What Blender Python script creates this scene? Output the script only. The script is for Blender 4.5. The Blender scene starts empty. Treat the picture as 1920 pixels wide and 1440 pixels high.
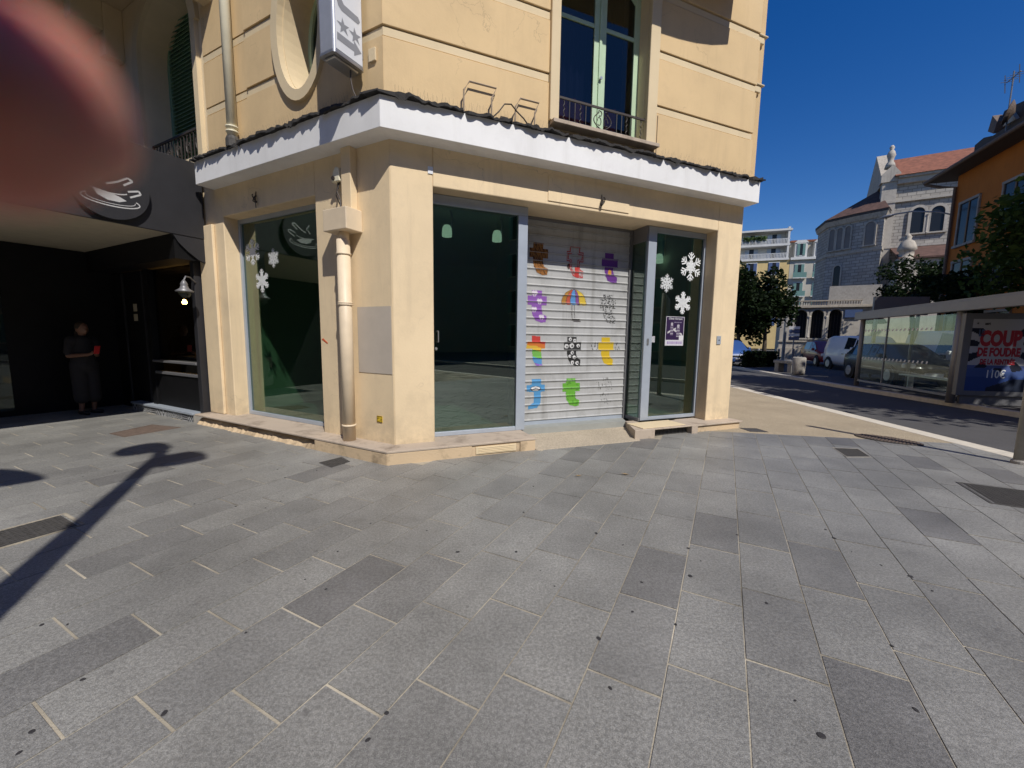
import bpy, bmesh, math, random
from mathutils import Vector, Matrix, noise
R_ = math.radians
rnd = random.Random(11)
scene = bpy.context.scene
col = scene.collection

# ------------------------------------------------------------------ camera, sky, sun, exposure
EYE = Vector((0.0, 0.0, 1.5))
CR = Vector((0.99990378, 0.00159301, 0.01378011)); CU = Vector((-0.01387188, 0.11482605, 0.99328875)); CF = Vector((0.0, 0.99338434, -0.1148371))
cd = bpy.data.cameras.new('camera'); cam = bpy.data.objects.new('camera', cd); col.objects.link(cam)
cd.sensor_width = 36.0; cd.lens = 766.67 / 1920 * 36; cd.clip_start = 0.004; cd.clip_end = 2000
cam.matrix_world = Matrix(((CR.x, CU.x, -CF.x, EYE.x), (CR.y, CU.y, -CF.y, EYE.y), (CR.z, CU.z, -CF.z, EYE.z), (0, 0, 0, 1)))
cd.dof.use_dof = True; cd.dof.focus_distance = 4.0; cd.dof.aperture_fstop = 5.6
scene.camera = cam
SUN_AZ, SUN_EL = 152.0, 48.3
world = bpy.data.worlds.new('World'); scene.world = world; world.use_nodes = True
wn = world.node_tree; bg = wn.nodes['Background']; bg.inputs[1].default_value = 0.072
sky = wn.nodes.new('ShaderNodeTexSky'); sky.sky_type = 'NISHITA'; sky.sun_disc = False
sky.sun_elevation = R_(SUN_EL); sky.sun_rotation = R_(SUN_AZ); sky.air_density = 1.0; sky.dust_density = 0.2; sky.ozone_density = 3.0
hs = wn.nodes.new('ShaderNodeHueSaturation'); hs.inputs['Hue'].default_value = 0.515; hs.inputs['Saturation'].default_value = 1.40; hs.inputs['Value'].default_value = 1.38
wn.links.new(sky.outputs[0], hs.inputs['Color']); wn.links.new(hs.outputs[0], bg.inputs[0])
sd = bpy.data.lights.new('sun', 'SUN'); sd.energy = 4.3; sd.angle = R_(0.53); sd.color = (1.0, 0.95, 0.87)
so = bpy.data.objects.new('sun', sd); col.objects.link(so)
S = Vector((math.cos(R_(SUN_EL)) * math.sin(R_(SUN_AZ)), math.cos(R_(SUN_EL)) * math.cos(R_(SUN_AZ)), math.sin(R_(SUN_EL))))
so.rotation_euler = S.to_track_quat('Z', 'Y').to_euler(); so.location = S * 60
scene.view_settings.view_transform = 'Standard'; scene.view_settings.look = 'None'; scene.view_settings.exposure = 0.0; scene.view_settings.gamma = 1.0
scene.view_settings.use_curve_mapping = False
scene.render.engine = 'CYCLES'
scene.cycles.max_bounces = 8; scene.cycles.transparent_max_bounces = 16; scene.cycles.caustics_reflective = False; scene.cycles.caustics_refractive = False

# ------------------------------------------------------------------ materials
def N(nt, t, **kw):
    n = nt.nodes.new(t)
    for k, v in kw.items(): setattr(n, k, v)
    return n
def new_mat(name):
    m = bpy.data.materials.new(name); m.use_nodes = True
    nt = m.node_tree; b = nt.nodes['Principled BSDF']
    return m, nt, b
def mixrgb(nt, fac, a, b, mode='MIX'):
    n = N(nt, 'ShaderNodeMix', data_type='RGBA', blend_type=mode)
    for sock, v in ((n.inputs['Factor'], fac), (n.inputs['A'], a), (n.inputs['B'], b)):
        pass
    def put(s, v):
        if hasattr(v, 'links'): nt.links.new(v, s)
        else: s.default_value = v if not isinstance(v, tuple) or len(v) == 4 else (*v, 1)
    put(n.inputs[0], fac); put(n.inputs[6], a); put(n.inputs[7], b)
    return n.outputs[2]
def math_n(nt, op, a, b=None):
    n = N(nt, 'ShaderNodeMath', operation=op)
    for i, v in enumerate((a, b)):
        if v is None: continue
        if hasattr(v, 'links'): nt.links.new(v, n.inputs[i])
        else: n.inputs[i].default_value = v
    return n.outputs[0]
def noise_n(nt, vec, scale, detail=4, rough=0.55):
    n = N(nt, 'ShaderNodeTexNoise'); n.inputs['Scale'].default_value = scale; n.inputs['Detail'].default_value = detail; n.inputs['Roughness'].default_value = rough
    if vec is not None: nt.links.new(vec, n.inputs['Vector'])
    return n.outputs[0]
def ramp(nt, fac, stops):
    n = N(nt, 'ShaderNodeValToRGB'); e = n.color_ramp.elements
    while len(e) < len(stops): e.new(0.5)
    for el, (p, c) in zip(e, stops): el.position = p; el.color = (c, c, c, 1) if not isinstance(c, tuple) else (*c[:3], 1)
    nt.links.new(fac, n.inputs[0]); return n.outputs[0]
def wpos(nt):
    return N(nt, 'ShaderNodeNewGeometry').outputs['Position']
def bump(nt, b, h, strength=0.3, dist=0.01):
    n = N(nt, 'ShaderNodeBump'); n.inputs['Strength'].default_value = strength; n.inputs['Distance'].default_value = dist
    nt.links.new(h, n.inputs['Height']); nt.links.new(n.outputs[0], b.inputs['Normal'])
def mat(name, c, rough=0.6, metal=0.0, var=0.12, scale=6.0, bmp=0.0, bscale=60.0, spec=0.5):
    m, nt, b = new_mat(name)
    p = wpos(nt)
    b.inputs['Roughness'].default_value = rough; b.inputs['Metallic'].default_value = metal; b.inputs['Specular IOR Level'].default_value = spec
    if var:
        n = noise_n(nt, p, scale, 6)
        f = ramp(nt, n, [(0.3, 1 - var), (0.7, 1 + var * 0.5)])
        nt.links.new(mixrgb(nt, 1.0, (*c, 1), f, 'MULTIPLY'), b.inputs['Base Color'])
    else: b.inputs['Base Color'].default_value = (*c, 1)
    if bmp: bump(nt, b, noise_n(nt, p, bscale, 3), bmp, 0.01)
    return m
def dirty(name, c, dirt=(0.25, 0.2, 0.14), amt=0.5, rough=0.85, streak=True, bmp=0.15, cracks=False, splash=False):
    """painted render with stains: large blotches, vertical runs, small chips"""
    m, nt, b = new_mat(name); p = wpos(nt); b.inputs['Roughness'].default_value = rough; b.inputs['Specular IOR Level'].default_value = 0.25
    big = ramp(nt, noise_n(nt, p, 0.9, 5, 0.6), [(0.35, 0.92), (0.65, 1.04)])
    base = mixrgb(nt, 1.0, (*c, 1), big, 'MULTIPLY')
    mp = N(nt, 'ShaderNodeMapping'); nt.links.new(p, mp.inputs[0]); mp.inputs['Scale'].default_value = (5, 5, 0.5)
    st = ramp(nt, noise_n(nt, mp.outputs[0], 1.0, 6, 0.65), [(0.52, 0.0), (0.78, 1.0)])
    fine = ramp(nt, noise_n(nt, p, 3.3, 8, 0.7), [(0.5, 0.0), (0.72, 1.0)])
    f = math_n(nt, 'MULTIPLY', math_n(nt, 'MAXIMUM', st if streak else fine, math_n(nt, 'MULTIPLY', fine, 0.6)), amt)
    base = mixrgb(nt, f, base, (*dirt, 1))
    w = N(nt, 'ShaderNodeVectorMath', operation='ADD'); nz = N(nt, 'ShaderNodeTexNoise'); nz.inputs['Scale'].default_value = 2.5; nz.inputs['Detail'].default_value = 6; nt.links.new(p, nz.inputs['Vector'])
    nt.links.new(p, w.inputs[0]); nt.links.new(nz.outputs['Color'], w.inputs[1])
    vo = N(nt, 'ShaderNodeTexVoronoi', feature='DISTANCE_TO_EDGE'); vo.inputs['Scale'].default_value = 0.75; nt.links.new(w.outputs[0], vo.inputs['Vector'])
    ck = math_n(nt, 'MULTIPLY', math_n(nt, 'LESS_THAN', vo.outputs['Distance'], 0.0035), ramp(nt, noise_n(nt, p, 0.8, 2), [(0.54, 0.0), (0.60, 1.0)]))
    base = mixrgb(nt, math_n(nt, 'MULTIPLY', ck, 0.45 if cracks else 0.0), base, (*dirt, 1))
    if splash:
        sx = N(nt, 'ShaderNodeSeparateXYZ'); nt.links.new(p, sx.inputs[0]); mr = N(nt, 'ShaderNodeMapRange'); nt.links.new(sx.outputs[2], mr.inputs[0])
        for k, v in ((1, 0.12), (2, 0.85), (3, 1.0), (4, 0.0)): mr.inputs[k].default_value = v
        sf = math_n(nt, 'MULTIPLY', math_n(nt, 'MULTIPLY', mr.outputs[0], mr.outputs[0]), ramp(nt, noise_n(nt, p, 4.0, 8, 0.7), [(0.40, 0.0), (0.62, 1.0)]))
        base = mixrgb(nt, math_n(nt, 'MULTIPLY', sf, 0.55), base, (0.30, 0.25, 0.18, 1))
    nt.links.new(base, b.inputs['Base Color'])
    bump(nt, b, noise_n(nt, p, 45, 5, 0.6), bmp, 0.01)
    return m
M = {}
M['render'] = dirty('cream_render', (0.80, 0.64, 0.42), (0.45, 0.36, 0.25), 0.42, cracks=True, splash=True)
M['render_up'] = dirty('upper_cream_render', (0.70, 0.52, 0.295), (0.42, 0.31, 0.19), 0.32, cracks=True)
M['trim'] = dirty('pale_stone_trim', (0.70, 0.575, 0.38), (0.42, 0.33, 0.22), 0.18)
M['channel'] = dirty('channel_paint', (0.76, 0.63, 0.43), (0.45, 0.36, 0.22), 0.15)
M['plinth'] = dirty('plinth_render', (0.62, 0.475, 0.31), (0.16, 0.12, 0.08), 0.85, 0.9, False, 0.5)
M['stone_top'] = dirty('plinth_coping', (0.48, 0.40, 0.32), (0.17, 0.13, 0.10), 0.8, 0.85, False, 0.4)
M['white'] = dirty('white_fascia', (0.82, 0.82, 0.82), (0.45, 0.43, 0.40), 0.28, 0.6, True, 0.03)
M['felt'] = mat('roofing_felt', (0.028, 0.026, 0.025), 0.9, bmp=0.8, bscale=25)
M['alu'] = mat('grey_aluminium', (0.42, 0.47, 0.54), 0.42, 0.25, 0.06)
M['alu_dark'] = mat('dark_grey_aluminium', (0.19, 0.19, 0.20), 0.45, 0.3, 0.06)
M['zinc'] = dirty('galvanised_slat', (0.44, 0.445, 0.445), (0.17, 0.165, 0.15), 0.7, 0.45, True, 0.02)
M['pvc'] = mat('cream_pipe', (0.74, 0.61, 0.44), 0.5, var=0.08)
M['pvc_up'] = mat('pale_pipe', (0.78, 0.73, 0.56), 0.5, var=0.08)
M['patch'] = mat('grey_patch_paint', (0.50, 0.44, 0.37), 0.85, var=0.06)
M['steel'] = mat('brushed_steel', (0.5, 0.5, 0.5), 0.35, 0.8, 0.05)
M['iron'] = mat('cast_iron', (0.09, 0.085, 0.08), 0.7, 0.3, 0.3, 30, 0.5, 90)
M['rust'] = mat('rusty_plate', (0.17, 0.125, 0.10), 0.75, 0.2, 0.3, 14, 0.4, 80)
M['black'] = mat('black_paint', (0.006, 0.006, 0.007), 0.6, var=0.2, spec=0.2)
M['panel_black'] = mat('anthracite_panel', (0.018, 0.018, 0.022), 0.6, var=0.15)
M['soffit'] = mat('beige_soffit', (0.48, 0.42, 0.31), 0.7, var=0.1)
M['wire'] = mat('dark_wire', (0.06, 0.05, 0.045), 0.6, 0.3)
M['wire_light'] = mat('weathered_wire', (0.33, 0.26, 0.19), 0.7, 0.2)
M['pale_green'] = mat('pale_green_paint', (0.47, 0.62, 0.43), 0.5, var=0.08)
M['shutter_green'] = mat('green_shutter', (0.20, 0.35, 0.22), 0.55, var=0.1)
M['decal_white'] = mat('white_vinyl', (0.82, 0.84, 0.84), 0.6, var=0.04)
M['sticker_yellow'] = mat('yellow_sticker', (0.75, 0.52, 0.03), 0.5)
M['emblem_grey'] = mat('pale_grey_emblem', (0.5, 0.5, 0.5), 0.6, var=0.05)
M['advert_red'] = mat('advert_red', (0.42, 0.025, 0.04), 0.6, var=0.0)
M['red'] = mat('red_mark', (0.65, 0.12, 0.04), 0.6)
M['pink_cloth'] = mat('pink_cloth', (0.65, 0.20, 0.24), 0.9, bmp=0.4, bscale=20)
M['blue_cloth'] = mat('blue_patterned_curtain', (0.08, 0.085, 0.20), 0.9)
M['sign_face'] = mat('sign_panel', (0.74, 0.76, 0.80), 0.4, var=0.04)
M['sign_case'] = mat('sign_case', (0.50, 0.52, 0.57), 0.38, 0.45, 0.08)
M['sign_grey'] = mat('grey_lettering', (0.27, 0.28, 0.31), 0.5, var=0.03)
M['room'] = mat('room_wall', (0.62, 0.66, 0.58), 0.85, var=0.05)
M['room_floor'] = mat('room_floor', (0.32, 0.33, 0.31), 0.5, var=0.1)
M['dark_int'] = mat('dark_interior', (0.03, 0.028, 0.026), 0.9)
M['lamp_white'] = mat('white_lamp_shell', (0.85, 0.86, 0.83), 0.4, var=0.03)
M['kerb'] = mat('pale_kerb_stone', (0.62, 0.57, 0.48), 0.8, var=0.15, scale=9, bmp=0.3)
M['wood'] = mat('wood', (0.16, 0.09, 0.04), 0.6)
M['bread'] = mat('bread_crust', (0.50, 0.24, 0.06), 0.7, bmp=0.5, bscale=30)
M['skin'] = mat('skin', (0.22, 0.11, 0.07), 0.55, var=0.15, scale=300)
M['cloth_black'] = mat('black_clothing', (0.02, 0.018, 0.02), 0.9)
M['cloth_brown'] = mat('brown_print_top', (0.13, 0.05, 0.03), 0.9, var=0.6, scale=25)
M['hair'] = mat('dark_hair', (0.03, 0.018, 0.012), 0.6, bmp=0.6, bscale=80)
M['red_phone'] = mat('red_phone_case', (0.55, 0.02, 0.02), 0.4)
M['bark'] = mat('bark', (0.10, 0.08, 0.06), 0.9, bmp=0.8, bscale=25)
M['concrete'] = mat('concrete', (0.33, 0.31, 0.28), 0.85, var=0.2, bmp=0.3)
M['pole_grey'] = mat('grey_pole_paint', (0.33, 0.33, 0.33), 0.5, 0.2)
M['shelter'] = mat('shelter_metal', (0.27, 0.27, 0.28), 0.5, 0.3, 0.05)
M['tyre'] = mat('tyre_rubber', (0.02, 0.02, 0.02), 0.85)
M['rim'] = mat('alloy_rim', (0.45, 0.46, 0.48), 0.35, 0.7)
M['car_glass'] = mat('dark_car_glass', (0.02, 0.025, 0.03), 0.06, 0.0, 0.0, spec=0.9)
M['car_trim'] = mat('car_plastic', (0.03, 0.03, 0.03), 0.6)
M['lens'] = mat('lamp_lens', (0.75, 0.75, 0.75), 0.15)
M['lens_red'] = mat('red_lamp_lens', (0.4, 0.02, 0.02), 0.2)
M['win_dark'] = mat('dark_window_pane', (0.02, 0.022, 0.026), 0.2, 0.0, 0.0, spec=0.3)
M['tile_red'] = mat('red_roof_tile', (0.25, 0.095, 0.055), 0.9, var=0.4, scale=3, bmp=0.8, bscale=6)
M['tile_shaded'] = mat('shaded_roof_tile', (0.12, 0.065, 0.05), 0.9, var=0.4, scale=3, bmp=0.8, bscale=6)  # red tile with shade put into its colour, for apse and aisle roofs
M['orange'] = dirty('orange_render', (0.46, 0.155, 0.03), (0.20, 0.075, 0.025), 0.35)
M['roof_dark'] = mat('dark_roof', (0.07, 0.06, 0.055), 0.85, bmp=0.5, bscale=8)
M['limestone'] = dirty('limestone', (0.46, 0.41, 0.34), (0.12, 0.10, 0.08), 0.75)
M['lime_clean'] = dirty('pale_limestone', (0.48, 0.44, 0.38), (0.16, 0.14, 0.12), 0.6)
M['apt_white'] = dirty('white_apartment_render', (0.60, 0.60, 0.58), (0.35, 0.35, 0.35), 0.3)
M['apt_yellow'] = dirty('yellow_apartment_render', (0.62, 0.47, 0.22), (0.35, 0.28, 0.15), 0.25)
M['apt_grey'] = dirty('grey_beige_apartment_render', (0.48, 0.45, 0.38), (0.25, 0.23, 0.18), 0.3)
M['teal'] = mat('teal_shutter', (0.11, 0.22, 0.20), 0.6)
M['sign_blue'] = mat('blue_sign', (0.06, 0.10, 0.22), 0.5)
M['awning'] = mat('maroon_canvas', (0.12, 0.02, 0.03), 0.9)
M['far_wall'] = dirty('pale_facing_render', (0.34, 0.29, 0.22), (0.3, 0.25, 0.2), 0.3)
def car_paint(name, c):
    m = mat(name, c, 0.4, 0.0, 0.0); m.node_tree.nodes['Principled BSDF'].inputs['Coat Weight'].default_value = 0.35; return m
M['paint_white'] = car_paint('white_car_paint', (0.84, 0.83, 0.81)); M['paint_red'] = car_paint('red_car_paint', (0.30, 0.02, 0.02))
M['paint_blue'] = car_paint('blue_car_paint', (0.04, 0.10, 0.30)); M['paint_black'] = car_paint('black_car_paint', (0.02, 0.02, 0.022))
def glass(name, tint, ior=1.5, boost=1.0, rough=0.0):
    m = bpy.data.materials.new(name); m.use_nodes = True; nt = m.node_tree; nt.nodes.clear()
    out = N(nt, 'ShaderNodeOutputMaterial'); tr = N(nt, 'ShaderNodeBsdfTransparent'); tr.inputs[0].default_value = (*tint, 1)
    gl = N(nt, 'ShaderNodeBsdfGlossy'); gl.inputs['Roughness'].default_value = rough; gl.inputs[0].default_value = (0.92, 1, 0.95, 1)
    # 0.85-1 grade mirror tint; fresnel from both faces of the pane
    fr = N(nt, 'ShaderNodeLayerWeight'); fr.inputs[0].default_value = 0.5
    pw = math_n(nt, 'POWER', fr.outputs['Facing'], 4.0)
    f = math_n(nt, 'ADD', math_n(nt, 'MULTIPLY', pw, 0.8), boost)
    f = math_n(nt, 'MINIMUM', f, 1.0)
    mx = N(nt, 'ShaderNodeMixShader'); nt.links.new(f, mx.inputs[0]); nt.links.new(tr.outputs[0], mx.inputs[1]); nt.links.new(gl.outputs[0], mx.inputs[2])
    nt.links.new(mx.outputs[0], out.inputs[0]); return m
M['glass'] = glass('green_tinted_glass', (0.48, 0.62, 0.53), boost=0.16)
M['glass_dark'] = glass('smoked_glass', (0.45, 0.45, 0.45), boost=0.05)
M['glass_clear'] = glass('clear_glass', (0.85, 0.90, 0.87), boost=0.04)
M['glass_up'] = glass('upper_window_glass', (0.40, 0.42, 0.45), boost=0.045)
def emit(name, c, s):
    m, nt, b = new_mat(name); b.inputs['Emission Color'].default_value = (*c, 1); b.inputs['Emission Strength'].default_value = s; b.inputs['Base Color'].default_value = (*c, 1); return m
M['bulb'] = emit('lit_bulb', (1.0, 0.55, 0.15), 120.0); M['spot_lit'] = emit('lit_spot_shell', (0.95, 1.0, 0.92), 0.75); M['downlight'] = emit('lit_downlight', (1.0, 0.75, 0.4), 2.5)
# colour-attribute material for flat printed art
def art_mat():
    m, nt, b = new_mat('printed_art'); a = N(nt, 'ShaderNodeVertexColor', layer_name='Col')
    nt.links.new(a.outputs[0], b.inputs['Base Color']); b.inputs['Roughness'].default_value = 0.6; b.inputs['Specular IOR Level'].default_value = 0.3; return m
M['art'] = art_mat()
# paving stone
def paving():
    m, nt, b = new_mat('grey_granite_slab'); p = wpos(nt)
    oi = N(nt, 'ShaderNodeObjectInfo').outputs['Random']; ri = N(nt, 'ShaderNodeNewGeometry').outputs['Random Per Island']
    r = math_n(nt, 'FRACT', math_n(nt, 'ADD', oi, ri))
    tone = ramp(nt, r, [(0.0, (0.142, 0.139, 0.135)), (0.06, (0.188, 0.185, 0.176)), (0.5, (0.213, 0.210, 0.198)), (1.0, (0.238, 0.234, 0.219))])
    blot = ramp(nt, noise_n(nt, p, 1.7, 7, 0.65), [(0.3, 0.84), (0.7, 1.18)])
    c = mixrgb(nt, 1.0, tone, blot, 'MULTIPLY')
    sp = ramp(nt, noise_n(nt, p, 230, 3, 0.8), [(0.34, 0.60), (0.5, 1.0), (0.66, 1.50)])
    c = mixrgb(nt, 1.0, c, sp, 'MULTIPLY')
    sp2 = ramp(nt, noise_n(nt, p, 62, 2, 0.6), [(0.38, 0.82), (0.62, 1.18)])
    c = mixrgb(nt, 1.0, c, sp2, 'MULTIPLY')
    wear = ramp(nt, noise_n(nt, p, 0.55, 4, 0.6), [(0.32, 0.78), (0.5, 1.0), (0.68, 1.25)]); c = mixrgb(nt, 1.0, c, wear, 'MULTIPLY')
    grime = ramp(nt, noise_n(nt, p, 5.5, 7, 0.7), [(0.56, 0.0), (0.74, 0.45)]); c = mixrgb(nt, grime, c, (0.10, 0.097, 0.095, 1))
    # dried gum and grease spots, scattered in place
    v = N(nt, 'ShaderNodeTexVoronoi'); v.inputs['Scale'].default_value = 2.1; nt.links.new(p, v.inputs['Vector'])
    v2 = N(nt, 'ShaderNodeTexVoronoi'); v2.inputs['Scale'].default_value = 5.3; nt.links.new(p, v2.inputs['Vector'])
    sel = math_n(nt, 'MULTIPLY', math_n(nt, 'LESS_THAN', v2.outputs['Distance'], 0.085), math_n(nt, 'GREATER_THAN', N_sep(nt, v2.outputs['Color']), 0.62))
    c = mixrgb(nt, math_n(nt, 'MULTIPLY', sel, 0.28), c, (0.05, 0.048, 0.05, 1))
    scuff = ramp(nt, noise_n(nt, p, 9, 8, 0.75), [(0.57, 0.0), (0.75, 0.55)])
    c = mixrgb(nt, scuff, c, (0.29, 0.285, 0.27, 1))
    nt.links.new(c, b.inputs['Base Color']); b.inputs['Roughness'].default_value = 0.48; b.inputs['Specular IOR Level'].default_value = 0.55
    bump(nt, b, noise_n(nt, p, 150, 3, 0.8), 0.5, 0.006)
    return m
def N_sep(nt, c):
    s = N(nt, 'ShaderNodeSeparateColor'); nt.links.new(c, s.inputs[0]); return s.outputs[0]
M['slab'] = paving()
M['mortar'] = mat('sandy_joint_mortar', (0.45, 0.40, 0.31), 0.95, var=0.75, scale=1.6, bmp=0.6, bscale=120)
M['gum'] = mat('trodden_gum', (0.03, 0.028, 0.03), 0.8)
def speckle(name, c, amp, scale, rough=0.9):
    m, nt, b = new_mat(name); p = wpos(nt)
    s1 = ramp(nt, noise_n(nt, p, scale, 3, 0.8), [(0.35, 1 - amp), (0.65, 1 + amp)]); s2 = ramp(nt, noise_n(nt, p, 1.2, 6, 0.6), [(0.3, 0.86), (0.7, 1.1)])
    nt.links.new(mixrgb(nt, 1.0, mixrgb(nt, 1.0, (*c, 1), s1, 'MULTIPLY'), s2, 'MULTIPLY'), b.inputs['Base Color']); b.inputs['Roughness'].default_value = rough
    b.inputs['Specular IOR Level'].default_value = 0.3
    bump(nt, b, noise_n(nt, p, scale, 3, 0.8), 0.4, 0.008); return m
M['beige'] = speckle('exposed_aggregate', (0.36, 0.30, 0.215), 0.4, 70)
M['asphalt'] = speckle('asphalt', (0.085, 0.083, 0.085), 0.4, 90)
M['threshold'] = speckle('worn_concrete_ramp', (0.44, 0.375, 0.285), 0.2, 40)
def blocks():
    m, nt, b = new_mat('limestone_blocks')
    tc = N(nt, 'ShaderNodeTexCoord'); br = N(nt, 'ShaderNodeTexBrick'); nt.links.new(tc.outputs['UV'], br.inputs['Vector'])
    br.inputs['Color1'].default_value = (0.35, 0.32, 0.28, 1); br.inputs['Color2'].default_value = (0.46, 0.425, 0.37, 1); br.inputs['Mortar'].default_value = (0.22, 0.20, 0.18, 1)
    br.inputs['Scale'].default_value = 1.0; br.inputs['Brick Width'].default_value = 0.62; br.inputs['Row Height'].default_value = 0.29; br.inputs['Mortar Size'].default_value = 0.028
    n = ramp(nt, noise_n(nt, wpos(nt), 0.7, 6), [(0.3, 0.8), (0.7, 1.1)])
    nt.links.new(mixrgb(nt, 1.0, br.outputs[0], n, 'MULTIPLY'), b.inputs['Base Color']); b.inputs['Roughness'].default_value = 0.9
    bump(nt, b, br.outputs['Fac'], -0.6, 0.04); return m
M['blocks'] = blocks()
def leaf(name, c1, c2):
    m, nt, b = new_mat(name); r = N(nt, 'ShaderNodeNewGeometry').outputs['Random Per Island']
    nt.links.new(ramp(nt, r, [(0.0, c1), (0.7, c2), (1.0, tuple(x * 1.5 for x in c2))]), b.inputs['Base Color']); b.inputs['Roughness'].default_value = 0.75; b.inputs['Specular IOR Level'].default_value = 0.15
    tr = N(nt, 'ShaderNodeBsdfTranslucent'); tr.inputs[0].default_value = (c2[0] * 1.5, c2[1] * 1.6, c2[2], 1)
    mx = N(nt, 'ShaderNodeMixShader'); mx.inputs[0].default_value = 0.25
    nt.links.new(b.outputs[0], mx.inputs[1]); nt.links.new(tr.outputs[0], mx.inputs[2]); nt.links.new(mx.outputs[0], nt.nodes['Material Output'].inputs[0]); return m
M['leaf_dark'] = leaf('dark_leaves', (0.007, 0.013, 0.006), (0.015, 0.028, 0.010)); M['leaf_mid'] = leaf('leaves', (0.02, 0.045, 0.012), (0.06, 0.10, 0.028))
M['leaf_dry'] = mat('dry_leaf', (0.42, 0.27, 0.10), 0.8)

# ------------------------------------------------------------------ builders
class Fr:
    """local frame: u along a facade, o outwards from it, z up"""
    def __init__(s, x, y, az, naz): s.p = Vector((x, y, 0)); s.u = Vector((math.sin(R_(az)), math.cos(R_(az)), 0)); s.n = Vector((math.sin(R_(naz)), math.cos(R_(naz)), 0))
    def __call__(s, u, o, z): return s.p + s.u * u + s.n * o + Vector((0, 0, z))
WORLD = Fr(0, 0, 90, 0)
def root(name, loc, label, cat, group=None, rz=0.0):
    o = bpy.data.objects.new(name, None); col.objects.link(o); o.location = loc; o.rotation_euler = (0, 0, rz); o.empty_display_size = 0.1
    o['label'] = label; o['category'] = cat
    if group: o['group'] = group
    ORG[o.name] = Vector(loc); return o
ORG = {}
def tag(o, label=None, cat=None, group=None, kind=None):
    for k, v in (('label', label), ('category', cat), ('group', group), ('kind', kind)):
        if v: o[k] = v
    return o
class MB:
    def __init__(s, fr=WORLD): s.fr = fr; s.v = []; s.f = []; s.c = []; s.hascol = False; s.uv = None
    def P(s, u, o, z): s.v.append(s.fr(u, o, z)); return len(s.v) - 1
    def W(s, p): s.v.append(Vector(p)); return len(s.v) - 1
    def face(s, idx, c=None): s.f.append(tuple(idx)); s.c.append(c); s.hascol = s.hascol or c is not None
    def box(s, u0, u1, o0, o1, z0, z1):
        i = [s.P(u, o, z) for z in (z0, z1) for (u, o) in ((u0, o0), (u1, o0), (u1, o1), (u0, o1))]
        for q in ((3, 2, 1, 0), (4, 5, 6, 7), (0, 1, 5, 4), (1, 2, 6, 5), (2, 3, 7, 6), (3, 0, 4, 7)): s.face([i[k] for k in q])
        return s
    def plan(s, poly, z0, z1):
        n = len(poly); a = [s.P(u, o, z0) for u, o in poly]; b = [s.P(u, o, z1) for u, o in poly]
        s.face(a[::-1]); s.face(b)
        for k in range(n): s.face((a[k], a[(k + 1) % n], b[(k + 1) % n], b[k]))
        return s
    def prism(s, poly, o0, o1):       # poly in (u, z)
        n = len(poly); a = [s.P(u, o0, z) for u, z in poly]; b = [s.P(u, o1, z) for u, z in poly]
        s.face(a[::-1]); s.face(b)
        for k in range(n): s.face((a[k], a[(k + 1) % n], b[(k + 1) % n], b[k]))
        return s
    def flat(s, poly, o, c=None): s.face([s.P(u, o, z) for u, z in poly], c); return s
    def ground(s, poly, z): s.face([s.P(u, o, z) for u, o in poly]); return s
    def tube(s, pts, r, n=8, cap=True):
        pts = [Vector(p) for p in pts]; rr = r if isinstance(r, (list, tuple)) else [r] * len(pts); rings = []
        for k, p in enumerate(pts):
            d = (pts[min(k + 1, len(pts) - 1)] - pts[max(k - 1, 0)]).normalized()
            a = d.cross(Vector((0, 0, 1)) if abs(d.z) < 0.9 else Vector((1, 0, 0))).normalized(); b = d.cross(a)
            rings.append([s.W(p + (a * math.cos(t) + b * math.sin(t)) * rr[k]) for t in [2 * math.pi * j / n for j in range(n)]])
        for A, B in zip(rings, rings[1:]):
            for j in range(n): s.face((A[j], A[(j + 1) % n], B[(j + 1) % n], B[j]))
        if cap: s.face(rings[0][::-1]); s.face(rings[-1])
        return s
    def tubef(s, pts, r, n=8): return s.tube([s.fr(*p) for p in pts], r, n)
    def lathe(s, c, prof, n=16, axis=Vector((0, 0, 1))):
        axis = axis.normalized(); a = axis.cross(Vector((0, 0, 1)) if abs(axis.z) < 0.9 else Vector((1, 0, 0))).normalized(); b = axis.cross(a); c = Vector(c); rings = []
        for r, h in prof: rings.append([s.W(c + axis * h + (a * math.cos(t) + b * math.sin(t)) * max(r, 1e-4)) for t in [2 * math.pi * j / n for j in range(n)]])
        for A, B in zip(rings, rings[1:]):
            for j in range(n): s.face((A[j], A[(j + 1) % n], B[(j + 1) % n], B[j]))
        s.face(rings[0][::-1]); s.face(rings[-1]); return s
    def mesh(s, name, org, m, smooth=False, fixn=True):
        me = bpy.data.meshes.new(name); me.from_pydata([v - org for v in s.v], [], s.f)
        if s.hascol:
            ca = me.color_attributes.new('Col', 'FLOAT_COLOR', 'CORNER')
            for p, c in zip(me.polygons, s.c):
                for li in p.loop_indices: ca.data[li].color = (*[q * 0.78 for q in (c or (0.5, 0.5, 0.5))], 1)
        if fixn:
            b = bmesh.new(); b.from_mesh(me); bmesh.ops.recalc_face_normals(b, faces=b.faces); b.to_mesh(me); b.free()
        me.materials.append(M[m] if isinstance(m, str) else m)
        if smooth:
            for p in me.polygons: p.use_smooth = True
        return me
    SPLIT = {'wall_course', 'string_moulding', 'window_surround', 'bracket', 'side_cornice', 'shutter_rail', 'return_frame'}
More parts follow.
